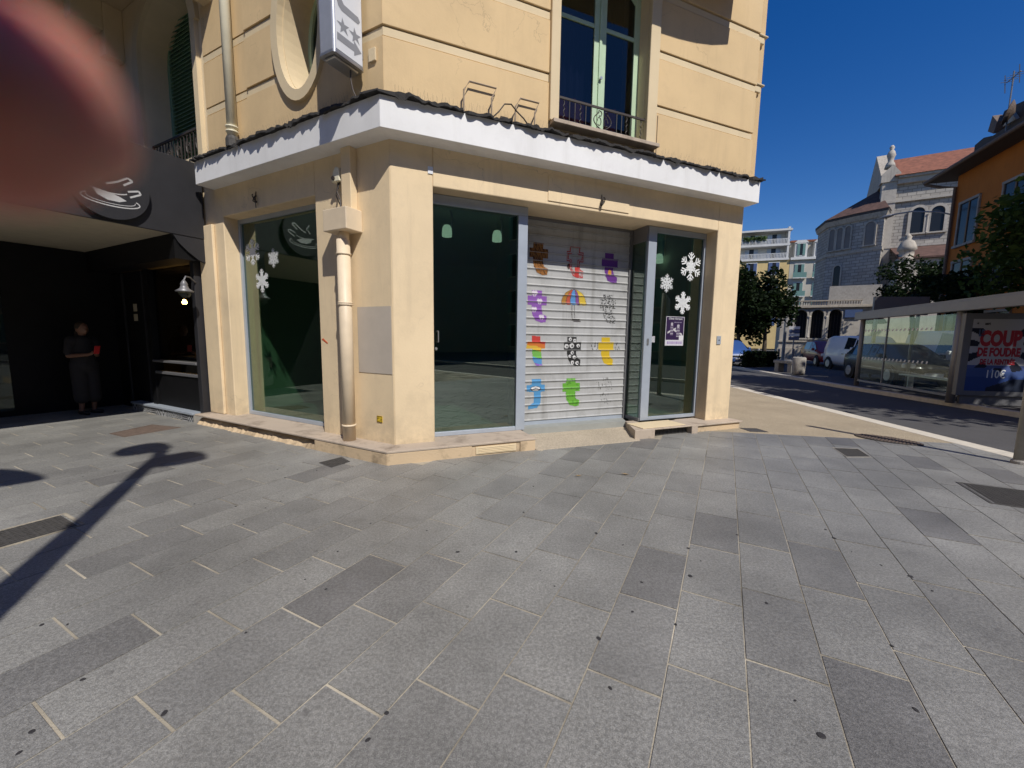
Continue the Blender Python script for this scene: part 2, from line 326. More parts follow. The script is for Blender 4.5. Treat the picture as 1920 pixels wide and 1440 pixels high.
    def parts(s):
        par = list(range(len(s.v)))
        def fd(a):
            while par[a] != a: par[a] = par[par[a]]; a = par[a]
            return a
        for f in s.f:
            for b in f[1:]: par[fd(b)] = fd(f[0])
        g = {}
        for fi, f in enumerate(s.f): g.setdefault(fd(f[0]), []).append(fi)
        isl = []
        for fs in g.values():
            vs = [s.v[k] for fi in fs for k in s.f[fi]]; isl.append([fs, [min(v[a] for v in vs) - .002 for a in range(3)], [max(v[a] for v in vs) + .002 for a in range(3)]])
        go = True
        while go:
            go = False
            for a in range(len(isl)):
                for b in range(a + 1, len(isl)):
                    A, B = isl[a], isl[b]
                    if all(A[1][k] <= B[2][k] and B[1][k] <= A[2][k] for k in range(3)):
                        isl[a] = [A[0] + B[0], [min(x) for x in zip(A[1], B[1])], [max(x) for x in zip(A[2], B[2])]]; del isl[b]; go = True; break
                if go: break
        out = []
        for fs, *_ in isl:
            m = MB(s.fr); mp = {}
            for fi in fs:
                for k in s.f[fi]:
                    if k not in mp: mp[k] = m.W(s.v[k])
                m.face([mp[k] for k in s.f[fi]], s.c[fi])
            out.append(m)
        return out
    def build(s, name, m, parent=None, smooth=False, bevel=0.0, fixn=True, org=None, label=None, kind=None):
        if name in MB.SPLIT:
            ps = s.parts()
            if len(ps) > 1: return [p.build_one(name, m, parent, smooth, bevel, fixn, org, label, kind) for p in ps][0]
        return s.build_one(name, m, parent, smooth, bevel, fixn, org, label, kind)
    def build_one(s, name, m, parent=None, smooth=False, bevel=0.0, fixn=True, org=None, label=None, kind=None):
        if org is None: org = ORG.get(parent.name, Vector()) if parent else Vector()
        me = s.mesh(name, org, m, smooth, fixn); o = bpy.data.objects.new(name, me); col.objects.link(o)
        if parent:
            o.parent = parent; ORG[o.name] = org
            if parent.type == 'MESH': pass
        else: o.location = org; ORG[o.name] = org
        if bevel:
            md = o.modifiers.new('edge', 'BEVEL'); md.width = bevel; md.segments = 2; md.limit_method = 'ANGLE'; md.angle_limit = R_(40)
        if smooth == 'auto':
            me.shade_smooth() if hasattr(me, 'shade_smooth') else None
        return tag(o, label, kind=kind)
def wall_with_openings(mb, u0, u1, z0, z1, o0, o1, ops):
    """solid wall between o0 and o1 cut by openings (ua, ub, za, zb, arch, sag): arch = rise of a rounded head, sag = drop of a rounded foot"""
    x = u0; seg = 14
    for ua, ub, za, zb, arch, sag in sorted(ops):
        if ua > x: mb.box(x, ua, o0, o1, z0, z1)
        c, h = (ua + ub) / 2, (ub - ua) / 2
        us = [c - h * math.cos(math.pi * k / seg) for k in range(seg + 1)]
        if arch:
            top = [zb - arch + arch * math.sqrt(max(0, 1 - ((u - c) / h) ** 2)) for u in us]
            for k in range(seg): mb.prism([(us[k], top[k]), (us[k + 1], top[k + 1]), (us[k + 1], z1), (us[k], z1)], o0, o1)
        elif zb < z1: mb.box(ua, ub, o0, o1, zb, z1)
        if sag:
            bot = [za + sag - sag * math.sqrt(max(0, 1 - ((u - c) / h) ** 2)) for u in us]
            for k in range(seg): mb.prism([(us[k], z0), (us[k + 1], z0), (us[k + 1], bot[k + 1]), (us[k], bot[k])], o0, o1)
        elif za > z0: mb.box(ua, ub, o0, o1, z0, za)
        x = ub
    if x < u1: mb.box(x, u1, o0, o1, z0, z1)
    return mb
def ring(mb, c, h, zc, hz, w, o0, o1, a0=0, a1=360, seg=40):
    """elliptical moulding of width w"""
    for k in range(seg):
        t0, t1 = R_(a0 + (a1 - a0) * k / seg), R_(a0 + (a1 - a0) * (k + 1) / seg)
        q = []
        for rr, t in ((0, t0), (0, t1), (w, t1), (w, t0)): q.append((c + (h + rr) * math.cos(t), zc + (hz + rr) * math.sin(t)))
        mb.prism(q, o0, o1)
    return mb
def text_flat(mb_name, body, fr, u, o, z, size, m, parent, squash=1.0, shear=0.0, embold=0.0, flip=1, center=True, wide=1.0):
    cu = bpy.data.curves.new('t', 'FONT'); cu.body = body; cu.size = size; cu.align_x = 'CENTER' if center else 'LEFT'; cu.align_y = 'CENTER'; cu.shear = shear; cu.offset = embold
    cu.resolution_u = 3
    t = bpy.data.objects.new('t', cu); col.objects.link(t); bpy.context.view_layer.update()
    me0 = bpy.data.meshes.new_from_object(t.evaluated_get(bpy.context.evaluated_depsgraph_get())); bpy.data.objects.remove(t)
    mb = MB(fr)
    for v in me0.vertices: mb.P(u + flip * v.co.x * wide, o, z + v.co.y * squash)
    for p in me0.polygons: mb.face(p.vertices)
    bpy.data.meshes.remove(me0)
    return mb.build(mb_name, m, parent, fixn=False)
def raster(fr, u0, u1, z0, z1, o, nu, nz, fn, mb=None, ofn=None):
    """flat print as small coloured cells; fn(x 0..1, y 0..1) -> colour or None"""
    mb = mb or MB(fr)
    for j in range(nz):
        for i in range(nu):
            c = fn((i + 0.5) / nu, (j + 0.5) / nz)
            if c is None: continue
            a, b, d, e = u0 + (u1 - u0) * i / nu, u0 + (u1 - u0) * (i + 1) / nu, z0 + (z1 - z0) * j / nz, z0 + (z1 - z0) * (j + 1) / nz
            if ofn: od, oe = ofn(d), ofn(e); mb.face([mb.P(a, od, d), mb.P(b, od, d), mb.P(b, oe, e), mb.P(a, oe, e)], c)
            else: mb.flat([(a, d), (b, d), (b, e), (a, e)], o, c)
    return mb
def in_poly(x, y, P):
    c = False; j = len(P) - 1
    for i in range(len(P)):
        if (P[i][1] > y) != (P[j][1] > y) and x < (P[j][0] - P[i][0]) * (y - P[i][1]) / (P[j][1] - P[i][1]) + P[i][0]: c = not c
        j = i
    return c

W0 = (-1.42, 4.885)
FR = Fr(*W0, 67.09, 157.09); FL = Fr(*W0, -61.72, 208.28)
MT = -0.479                                        # mitre at the obtuse corner: u = MT * o

# ------------------------------------------------------------------ the ground
def K(y): return 6.63 + 0.0476 * (y - 5.23)
FARK = [(10.3, -30), (10.95, 4.0), (11.1, 8.77), (11.25, 11.55), (11.33, 13.86), (11.62, 16.4), (11.9, 18.6), (12.47, 22.8), (17.5, 60)]
def FK(y):
    for (xa, ya), (xb, yb) in zip(FARK, FARK[1:]):
        if ya <= y <= yb: return xa + (xb - xa) * (y - ya) / (yb - ya)
mb = MB(); mb.ground([(-400, -400), (400, -400), (400, 400), (-400, 400)], -0.18); mb.build('ground', 'asphalt', kind='structure')
pave = MB().ground([(-30, -30), (K(-30), -30), (K(6.01), 6.01), (3.70, 6.535), (3.4, 8.0), (-30, 24)], -0.004).build('pavement', 'mortar', kind='structure')
MB().ground([(3.2, 6.625), (K(6.01), 6.013), (K(60), 60), (3.0, 60)], -0.0025).build('beige_footpath', 'beige', kind='structure')
ys = [-30, 0, 4, 8.77, 11.55, 13.86, 16.4, 18.6, 22.8, 40, 60]
rd = MB()
for a, b in zip(ys, ys[1:]): rd.ground([(K(a) + 0.2, a), (FK(a) + 0.1, a), (FK(b) + 0.1, b), (K(b) + 0.2, b)], -0.11)
rd.build('road', 'asphalt', kind='structure')
fp = MB()
for a, b in zip(ys, ys[1:]): fp.ground([(FK(a) + 0.2, a), (200, a), (200, b), (FK(b) + 0.2, b)], -0.002)
fp.build('far_pavement', 'asphalt', kind='structure')
kr = MB().plan([(0, 0)] * 0 + [(K(-30), -30), (K(-30) + 0.3, -30), (K(60) + 0.3, 60), (K(60), 60)], -0.17, 0.004)
kerb = kr.build('kerb', 'kerb', kind='structure', bevel=0.012)
fk = bpy.data.objects.new('far_kerb', bpy.data.meshes.new('far_kerb')); bpy.data.objects.remove(fk)
fkb = MB()
for a, b in zip(ys, ys[1:]): fkb.plan([(FK(a), a), (FK(a) + 0.22, a), (FK(b) + 0.22, b), (FK(b), b)], -0.17, 0.004)
fkb.build('far_kerb', 'kerb', kind='structure')

# paving slabs: rows along 27.5 degrees, third bond
PA = R_(27.5); EV = Vector((math.cos(PA), -math.sin(PA), 0)); NV = Vector((math.sin(PA), math.cos(PA), 0))
PW, PL = 0.3225, 0.635
def proj(p):
    d = Vector(p) - EYE; z = d.dot(CF)
    return None if z < 0.2 else (960 + 766.67 * d.dot(CR) / z, 720 - 766.67 * d.dot(CU) / z, z)
A_, B_ = Vector((3.70, 6.535, 0)), Vector((K(6.01), 6.01, 0))
def clip(poly, a, n):
    out = []
    for p, q in zip(poly, poly[1:] + poly[:1]):
        dp, dq = (p - a).dot(n), (q - a).dot(n)
        if dp <= 0: out.append(p)
        if (dp < 0 < dq) or (dq < 0 < dp): out.append(p + (q - p) * (dp / (dp - dq)))
    return out
nedge = Vector((B_.y - A_.y, -(B_.x - A_.x), 0)).normalized(); nedge = nedge if nedge.y > 0 else -nedge
kn = Vector((1, -0.0476, 0)).normalized(); kp = Vector((K(0), 0, 0))
def inside_building(p):
    q = p - Vector((*W0, 0))
    return q.dot(FR.n) < 0.1 and q.dot(FL.n) < 0.1 and True
slabs = []
# grates and hatches let into the paving: slabs there are cut out
HOLES = []
for k in range(-34, 26):
    for j in range(-26, 26):
        e0 = -0.145 + PW * k; n0 = 1.06 + 0.207 * (k + 4) + PL * j - PL * math.floor((1.06 + 0.207 * (k + 4)) / PL)
        c = EV * (e0 + PW / 2) + NV * (n0 + PL / 2)
        if c.length > 13 or c.y < -1.2: continue
        if inside_building(c): continue
        if (c - kp).dot(kn) > 0.25: continue
        slabs.append((e0, n0, c))
vis = []
for e0, n0, c in slabs:
    q = proj(c); ok = q and -130 < q[0] < 2050 and 0 < q[1] < 1600
    vis.append((q[2] if ok else 99 + c.length, e0, n0, c))
vis.sort(key=lambda t: t[0])
gj, gc = 0.0075, 0.0125
base = [EV * a + NV * b for a, b in ((gj / 2, gc / 2), (PW - gj / 2, gc / 2), (PW - gj / 2, PL - gc / 2), (gj / 2, PL - gc / 2))]
base = [p - (EV * PW + NV * PL) / 2 for p in base]
def slab_mb(poly, mb):
    i = [mb.W(p + Vector((0, 0, -0.03))) for p in poly]; t = [mb.W(p) for p in poly]; n = len(poly)
    mb.face(t)
    for a in range(n): mb.face((i[a], i[(a + 1) % n], t[(a + 1) % n], t[a]))
shared = MB(); slab_mb(base, shared); slab_me = shared.mesh('paving_slab', Vector(), 'slab', fixn=True)
rest = MB(); cnt = 0
dark_c = [(-1.58, 2.15), (-1.92, 1.95)]
for d, e0, n0, c in vis:
    poly = [p + c for p in base]; cut = False
    if max((p - A_).dot(nedge) for p in poly) > 0 and c.x > 3.0: poly = clip(poly, A_, nedge); cut = True
    if len(poly) < 3: continue
    if max((p - kp).dot(kn) for p in poly) > -0.003: poly = clip(poly, kp - kn * 0.004, kn); cut = True
    if len(poly) < 3: continue
    lift = rnd.uniform(-0.0012, 0.0012)
    if cnt < 300:
        if cut:
            b = MB(); slab_mb([p - c for p in poly], b); me = b.mesh('paving_slab', Vector(), 'slab')
        else: me = slab_me
        o = bpy.data.objects.new('paving_slab', me); col.objects.link(o); o.location = c + Vector((0, 0, lift)); o.parent = pave; cnt += 1
        o.rotation_euler = (rnd.uniform(-0.0015, 0.0015), rnd.uniform(-0.0015, 0.0015), 0)
    else: slab_mb([p + Vector((0, 0, lift)) for p in poly], rest)
rest.build('paving_slab', 'slab', pave, kind='stuff')

# ------------------------------------------------------------------ the corner building
BLD = root('corner_building', (*W0, 0), 'cream rendered corner building with an empty shop, white fascia band and painted roller shutter', 'building')
# ground-floor walls
g = MB(FR); g.box(0, 0.49, -0.62, 0, 0, 3.88); g.box(5.14, 5.69, -0.62, 0, 0, 3.88); g.box(0.49, 5.14, -0.75, 0, 3.255, 3.88)
g.build('wall', 'render', BLD, bevel=0.012)
g = MB(FL); g.plan([(0.0, 0), (1.31, 0), (1.31, -0.4), (0.19, -0.4)], 0, 3.88); g.box(3.47, 4.15, -0.4, 0, 0, 3.88); g.box(1.31, 3.47, -0.4, 0, 3.27, 3.88)
g.build('wall', 'render', BLD, bevel=0.012)
MB(FR).box(1.80, 1.855, -0.75, -0.295, 0.02, 3.25).build('return_panel', 'alu_dark', BLD)
# old lintel panel, slightly proud, and shallow pier at the left end
MB(FL).box(3.72, 4.13, 0.004, 0.05, 0.17, 3.18).build('pilaster', 'render', BLD, bevel=0.01)
MB(FR).box(2.02, 3.34, 0.002, 0.012, 3.30, 3.62).build('lintel_panel', 'render', BLD, bevel=0.003)
# room behind the glass
E_ = FR(5.69, 0, 0)
rA, rB, rC, rD = FL(4.05, -0.3, 0), FL(4.05, -5.5, 0), FR(5.55, -6.0, 0), FR(5.55, -0.3, 0)
def plan_world(pts, z0, z1): return MB().plan([(p.x, p.y) for p in pts], z0, z1)
def wall_between(a, b, z0, z1, t=0.12):
    d = (b - a).normalized(); n = Vector((d.y, -d.x, 0)) * t
    return plan_world([a, b, b + n, a + n], z0, z1)
plan_world([rA, rB, rC, rD, FR(0.3, -0.4, 0)], 0.02, 0.14).build('shop_floor', 'room_floor', BLD)
plan_world([rA, rB, rC, rD, FR(0.3, -0.4, 0)], 3.45, 3.55).build('shop_ceiling', 'room', BLD)
for a, b in ((rA, rB), (rB, rC), (rC, rD)): wall_between(a, b, 0.1, 3.5).build('shop_wall', 'room', BLD)
MB(FR).box(4.55, 4.7, -3.0, -1.6, 0.14, 3.45).build('shop_partition', 'room', BLD)
# upper walls with channels between the courses
up = MB(FR); ops = [(2.06, 3.45, 4.21, 7.4, 0, 0)]
wall_with_openings(up, MT * 0.10, 5.55, 3.9, 13.5, -0.45, 0.10, ops); up.build('upper_wall', 'channel', BLD)
lops = [(0.89, 1.66, 4.45, 5.90, 0.72, 0.72), (3.72, 5.42, 4.2, 6.75, 0.75, 0)]
ul = MB(FL); wall_with_openings(ul, MT * 0.10, 13, 3.9, 13.5, -0.55, 0.10, lops); ul.build('upper_wall', 'channel', BLD)
CZ = [3.95, 4.66, 5.37, 6.12, 6.83, 7.5, 13.4]
for z0, z1 in zip(CZ, CZ[1:]):
    a, b = z0 + (0.115 if z0 > 4 else 0), z1
    m1 = MB(FR).plan([(MT * 0.14, 0.14), (1.93, 0.14), (1.93, 0.102), (MT * 0.102, 0.102)], a, b); 
    if z0 < 7: m1.plan([(3.62, 0.14), (5.60, 0.14), (5.60, 0.102), (3.62, 0.102)], a, b)
    else: m1.plan([(1.95, 0.14), (5.60, 0.14), (5.60, 0.102), (1.95, 0.102)], a + 0.4, b)
    m1.build('wall_course', 'render_up', BLD, bevel=0.006)
    if z0 > 4 and z0 < 7:
        t = MB(FR)
        for ua, ub in ((MT * 0.12, 1.93), (3.62, 5.58)): t.plan([(ua, 0.122), (ub, 0.122), (ub, 0.102), (ua, 0.102)], z0 + 0.016, z0 + 0.098)
        t.build('string_moulding', 'trim', BLD)
def oval_u(z):   # half width of the oval surround at height z
    k = 1 - ((z - 5.175) / 0.86) ** 2
    return 0.515 * math.sqrt(k) if k > 0 else 0
for z0, z1 in zip(CZ, CZ[1:]):
    a, b = z0 + (0.115 if z0 > 4 else 0), z1
    if z0 < 6: segs = []
    m1 = MB(FL)
    def strip(mb, a, b, o, ul_):
        zs = [a + (b - a) * k / 8 for k in range(9)]
        for za, zb in zip(zs, zs[1:]):
            w0 = min(oval_u(za), oval_u(zb)); 
            if w0 <= 0.03: mb.plan([(MT * o, o), (ul_, o), (ul_, 0.102), (MT * 0.102, 0.102)], za, zb)
            else:
                mb.plan([(MT * o, o), (1.275 - w0, o), (1.275 - w0, 0.102), (MT * 0.102, 0.102)], za, zb); mb.plan([(1.275 + w0, o), (ul_, o), (ul_, 0.102), (1.275 + w0, 0.102)], za, zb)
    strip(m1, a, b, 0.14, 2.43)
    if z0 < 7: m1.box(2.43, 3.50, 0.102, 0.118, a, b)
    m1.build('wall_course', 'render_up', BLD)
    if 4 < z0 < 7:
        t = MB(FL); strip(t, z0 + 0.016, z0 + 0.098, 0.122, 2.43); t.box(2.43, 3.5, 0.102, 0.111, z0 + 0.016, z0 + 0.098); t.build('string_moulding', 'trim', BLD)
# side walls and roof of the block, seen only from elsewhere
side = [E_, E_ + Vector((0.8, 13, 0))]
wall_between(FR(5.56, -0.1, 0) , FR(5.56, -0.1, 0) + Vector((0.9, 13, 0)), 3.9, 13.5, 0.3).build('side_wall', 'render_up', BLD)
wall_between(FR(5.55, -0.62, 0), FR(5.55, -0.62, 0) + Vector((0.9, 13, 0)), 0, 3.9, 0.12).build('side_wall', 'render', BLD)
plan_world([FR(0, 0.05, 0), FR(5.6, 0.05, 0), FR(5.6, 0.05, 0) + Vector((0.8, 13, 0)), FL(13, -7, 0), FL(13, 0.05, 0)], 13.5, 13.8).build('roof', 'roof_dark', BLD)
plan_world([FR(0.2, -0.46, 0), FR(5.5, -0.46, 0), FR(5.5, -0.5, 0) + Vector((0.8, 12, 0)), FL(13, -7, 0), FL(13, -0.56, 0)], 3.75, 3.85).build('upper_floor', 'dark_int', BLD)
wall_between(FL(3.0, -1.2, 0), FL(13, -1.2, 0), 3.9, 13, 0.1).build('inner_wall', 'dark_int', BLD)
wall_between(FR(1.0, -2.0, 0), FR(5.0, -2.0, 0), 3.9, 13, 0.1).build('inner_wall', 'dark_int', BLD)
# side cornice pieces that stick out at the right corner
for z in (5.42, 6.13): 
    sc = MB(FR); sc.box(5.60, 5.74, -0.5, 0.10, z, z + 0.10); sc.box(5.60, 5.80, -0.5, 0.12, z + 0.10, z + 0.125); sc.build('side_cornice', 'trim', BLD, bevel=0.01)
MB(FR).box(5.60, 5.63, -0.5, 0.08, 4.1, 4.66).build('quoin', 'trim', BLD, bevel=0.01); MB(FR).box(5.60, 5.64, -0.5, 0.09, 5.6, 6.1).build('quoin', 'trim', BLD, bevel=0.01)
# balcony over the window, just above the picture, and the one over the arched window
def balcony(fr, u0, u1, z, depth, ucs, drop, name='balcony'):
    b = MB(fr); n = 14; poly = [(u0, 0.1), (u1, 0.1)]
    for k in range(n + 1):
        t = k / n; uu = u1 - (u1 - u0) * t; poly.append((uu, depth - 0.18 * (2 * t - 1) ** 4))
    b.plan(poly, z, z + 0.14)
    b.plan([(u, max(0.1, o - 0.08) if o > 0.1 else o) for u, o in poly], z - 0.10, z)
    for uc in ucs:
        b.prism([(uc - 0.14, z - 0.1), (uc + 0.14, z - 0.1), (uc + 0.11, z - drop), (uc - 0.11, z - drop)], 0.1, 0.36)
        b.prism([(uc - 0.13, z - 0.1), (uc + 0.13, z - 0.1), (uc + 0.12, z - drop * 0.6), (uc - 0.12, z - drop * 0.6)], 0.36, 0.75)
    return b.build(name, 'trim', BLD, bevel=0.015)
balcony(FR, 0.55, 4.98, 6.80, 1.13, (1.1, 4.3), 0.42)
balcony(FL, 2.55, 11.0, 7.0, 1.40, (3.28, 6.1, 8.2), 0.9)

# white fascia band round the corner, grey soffit of the same sheet
f = MB(FR); f.plan([(MT * 0.25, 0.25), (5.70, 0.25), (5.70, 0.001), (0, 0.001)], 3.69, 4.015); f.build('fascia', 'white', BLD, bevel=0.004)
f = MB(FL); f.plan([(MT * 0.25, 0.25), (3.66, 0.25), (3.66, 0.001), (0, 0.001)], 3.69, 4.015); f.build('fascia', 'white', BLD, bevel=0.004)
# torn roofing felt along its top edge
def felt(fr, u1, seed):
    r = random.Random(seed); mb = MB(fr); n = int(u1 / 0.035); rows = []; w1 = w2 = w3 = 0
    for k in range(n + 1):
        u = u1 * k / n; o = 0.30 + 0.035 * noise.noise((u * 1.3, seed, 0)) + 0.03 * noise.noise((u * 7, seed, 3)) + r.uniform(-0.013, 0.013)
        z = 4.035 + 0.022 * noise.noise((u * 4, seed, 5)) + r.uniform(-0.006, 0.006); dz = r.uniform(0.012, 0.03) + max(0, 0.07 * noise.noise((u * 5, seed, 9)))
        if r.random() < 0.03: o -= 0.07; 
        mt = MT if k == 0 else 0
        rows.append([mb.P(u + mt * oo, oo, zz) for oo, zz in ((0.10, z + 0.012), (0.22, z + 0.016 + r.uniform(0, 0.012)), (o, z + r.uniform(0, .012)), (o + 0.006, z - dz), (o - 0.03, z - dz * 0.6), (0.10, 4.0))])
    for A, B in zip(rows, rows[1:]):
        for j in range(6): mb.face((A[j], A[(j + 1) % 6], B[(j + 1) % 6], B[j]))
    mb.face(rows[0]); mb.face(rows[-1][::-1]); return mb.build('torn_roofing_felt', 'felt', BLD)
felt(FR, 5.74, 3); felt(FL, 3.68, 8)
# pigeon spikes
sp = MB()
for fr, u1, bnd in ((FR, 5.5, (1.9, 3.65)), (FL, 3.4, (9, 9))):
    u = 0.05
    while u < u1:
        if not (bnd[0] < u < bnd[1]):
            for k in range(3):
                a = fr(u + rnd.uniform(-.01, .01), 0.19 + 0.02 * k, 4.04); b = a + fr.u * rnd.uniform(-0.03, 0.03) + fr.n * (k - 1) * 0.03 + Vector((0, 0, rnd.uniform(0.08, 0.12))); sp.tube([a, b], 0.0009, 3, False)
        u += 0.045
sp.build('pigeon_spikes', 'wire_light', BLD, kind='stuff')
# bent wire brackets of a vanished neon sign, with a loose cable
for u0, u1, zt in ((0.80, 1.24, 4.40), (1.44, 1.80, 4.36)):
    MB(FR).tubef([(u0, 0.22, 4.03), (u0 + 0.005, 0.22, zt - 0.12), (u0 + 0.08, 0.19, zt), (u1 - 0.03, 0.19, zt), (u1 - 0.10, 0.22, zt - 0.14), (u1 - 0.10, 0.22, 4.03)], 0.011, 6).build('wire_bracket', 'wire_light', BLD)
MB(FR).tubef([(1.15, 0.24, 4.05), (1.22, 0.25, 4.12), (1.30, 0.23, 4.23), (1.38, 0.24, 4.24), (1.46, 0.23, 4.18), (1.54, 0.25, 4.11), (1.62, 0.24, 4.04)], 0.008, 6).build('loose_cable', 'wire', BLD)

# plinth
p = MB(FR); p.plan([(MT * 0.27, 0.27), (0.90, 0.27), (0.90, -0.05), (0.024, -0.05)], -0.05, 0.135); p.plan([(0.90, 0.255), (1.56, 0.255), (1.56, -0.05), (0.90, -0.05)], -0.05, 0.135); p.plan([(1.56, 0.27), (1.78, 0.27), (1.78, -0.05), (1.56, -0.05)], -0.05, 0.135)
p.build('plinth', 'plinth', BLD, bevel=0.008)
MB(FR).plan([(MT * 0.275, 0.275), (1.785, 0.275), (1.785, -0.25), (0.12, -0.25)], 0.136, 0.166).build('plinth_coping', 'stone_top', BLD, bevel=0.008)
p = MB(FL); p.plan([(MT * 0.27, 0.27), (1.15, 0.27), (1.15, -0.05), (0.024, -0.05)], -0.05, 0.135); p.build('plinth', 'plinth', BLD, bevel=0.008)
MB(FL).plan([(MT * 0.275, 0.275), (4.16, 0.275), (4.16, -0.25), (0.12, -0.25)], 0.136, 0.166).build('plinth_coping', 'stone_top', BLD, bevel=0.008)
# broken base under the left coping: lumpy render with a dark gap above
br = MB(FL); rr = random.Random(4); n = 60; rows = []
for k in range(n + 1):
    u = 1.15 + 3.0 * k / n; o = 0.20 + 0.05 * noise.noise((u * 2.2, 1, 0)) + 0.02 * noise.noise((u * 9, 4, 0)); zt = 0.105 + 0.028 * noise.noise((u * 3, 7, 0)); ob = o + 0.05 + rr.uniform(-.012, .012)
    rows.append([br.P(u, *q) for q in ((0.0, zt - 0.005), (o - 0.02, zt), (o, zt - 0.02), (ob - 0.02, 0.045 + rr.uniform(-.01, .01)), (ob + 0.03, -0.03), (0, -0.03))])
for A, B in zip(rows, rows[1:]):
    for j in range(6): br.face((A[j], A[(j + 1) % 6], B[(j + 1) % 6], B[j]))
br.build('broken_base', 'plinth', BLD)
# threshold ramp and the right-hand step
rp = MB(FR); i = [rp.P(*q) for q in ((1.79, 0.30, 0.006), (3.46, 0.36, 0.006), (3.9, -0.66, 0.07), (1.79, -0.66, 0.07), (1.79, 0.30, -0.1), (3.42, 0.36, -0.1), (3.9, -0.66, -0.1), (1.79, -0.66, -0.1))]
for q in ((0, 1, 2, 3), (4, 7, 6, 5), (0, 4, 5, 1), (1, 5, 6, 2), (2, 6, 7, 3), (3, 7, 4, 0)): rp.face([i[k] for k in q])
rp.build('threshold_ramp', 'threshold', BLD, bevel=0.004)
st = MB(FR); st.plan([(3.42, 0.28), (3.80, 0.28), (3.80, -0.15), (3.893, -0.15), (3.893, -0.62), (3.87, -0.62)], -0.05, 0.14); st.box(3.801, 4.55, -0.15, 0.12, -0.05, 0.14); st.box(4.55, 4.68, -0.15, 0.28, -0.05, 0.14); st.box(3.80, 4.55, 0.12, 0.28, 0.118, 0.14)
st.build('step', 'stone_top', BLD, bevel=0.007)
MB(FR).box(3.60, 4.45, -0.14, 0.24, 0.141, 0.152).build('step_slab', 'trim', BLD, bevel=0.004)
gv = MB(FR); gv.box(3.82, 4.53, 0.17, 0.18, 0.0, 0.115)
for k in range(9): gv.box(3.83 + k * 0.078, 3.842 + k * 0.078, 0.18, 0.19, 0.01, 0.11)
for k in range(4): gv.box(3.82, 4.53, 0.18, 0.187, 0.012 + k * 0.03, 0.018 + k * 0.03)
gv.build('vent_grille', 'iron', BLD)
p = MB(FR); p.box(4.682, 5.70, -0.4, 0.22, -0.05, 0.10); p.build('plinth', 'plinth', BLD, bevel=0.008)
MB(FR).box(4.684, 5.74, -0.25, 0.25, 0.101, 0.125).build('plinth_coping', 'stone_top', BLD, bevel=0.006)
lv = MB(FR); lv.box(0.95, 1.50, 0.255, 0.268, 0.02, 0.115)
for k in range(4): lv.box(0.98, 1.47, 0.268, 0.273, 0.035 + k * 0.02, 0.042 + k * 0.02)
lv.build('vent_plate', 'trim', BLD, bevel=0.003)

# shopfront joinery -------------------------------------------------
def pane(fr, u0, u1, o, z0, z1, m, parent, name='pane', th=0.008):
    return MB(fr).box(u0, u1, o - th, o, z0, z1).build(name, m, parent)
def sflake(mb, u, z, r, o, kind):
    for k in range(6):
        t = R_(60 * k + 30)
        def q(a, b): return (u + (a * math.cos(t) - b * math.sin(t)) * r, z + (a * math.sin(t) + b * math.cos(t)) * r)
        def bar(a0, b0, a1, b1, w):
            dx, dy = a1 - a0, b1 - b0; L = math.hypot(dx, dy); w *= 0.78; nx, ny = -dy / L * w / 2, dx / L * w / 2
            mb.flat([q(a0 + nx, b0 + ny), q(a0 - nx, b0 - ny), q(a1 - nx, b1 - ny), q(a1 + nx, b1 + ny)], o)
        if kind == 0:
            bar(0.1, 0, 1.0, 0, 0.11)
            for s in (1, -1): bar(0.72, 0, 0.92, 0.2 * s, 0.10); bar(0.48, 0, 0.78, 0.30 * s, 0.11); bar(0.28, 0, 0.42, 0.14 * s, 0.1)
        elif kind == 1:
            bar(0.05, 0, 1.0, 0, 0.10)
            for s in (1, -1): bar(0.30, 0, 0.62, 0.36 * s, 0.10); bar(0.62, 0, 0.85, 0.24 * s, 0.10); bar(0.42, 0.26 * s, 0.60, 0, 0.08)
        else:
            mb.flat([q(0.05, 0), q(0.45, 0.20), q(1.0, 0), q(0.45, -0.20)], o)
            for s in (1, -1): bar(0.50, 0, 0.75, 0.26 * s, 0.12); bar(0.72, 0, 0.90, 0.16 * s, 0.10)
    n = 24; rad = (0.34, 0.16, 0.42)[kind] * r
    if kind != 1: mb.flat([(u + rad * math.cos(2 * math.pi * k / n), z + rad * math.sin(2 * math.pi * k / n)) for k in range(n)], o)
    else:
        for k in range(n):
            a, b = 2 * math.pi * k / n, 2 * math.pi * (k + 1) / n
            mb.flat([(u + s * r * math.cos(t), z + s * r * math.sin(t)) for s, t in ((0.20, a), (0.30, a), (0.30, b), (0.20, b))], o)
    return mb
# glazed door, left
DO = -0.22
fr_ = MB(FR); fr_.box(0.49, 1.84, DO - 0.07, DO, 3.135, 3.25); fr_.box(0.49, 0.525, DO - 0.07, DO, 0.168, 3.134); fr_.box(1.70, 1.84, DO - 0.07, DO, 0.168, 3.134); fr_.box(0.526, 1.699, DO - 0.07, DO, 0.168, 0.225)
door = fr_.build('door_frame', 'alu', BLD, bevel=0.004)
pane(FR, 0.526, 1.699, DO - 0.03, 0.226, 3.134, 'glass', door, 'door_pane')
hd = MB(FR); hd.tubef([(0.585, DO - 0.03, 1.42), (0.585, DO + 0.035, 1.42), (0.585, DO + 0.035, 1.56), (0.585, DO - 0.03, 1.56)], 0.008, 6); hd.lathe(FR(0.565, DO - 0.03, 1.33), [(0.02, 0), (0.02, 0.02), (0.012, 0.03)], 10, FR.n); hd.build('door_handle', 'steel', door)
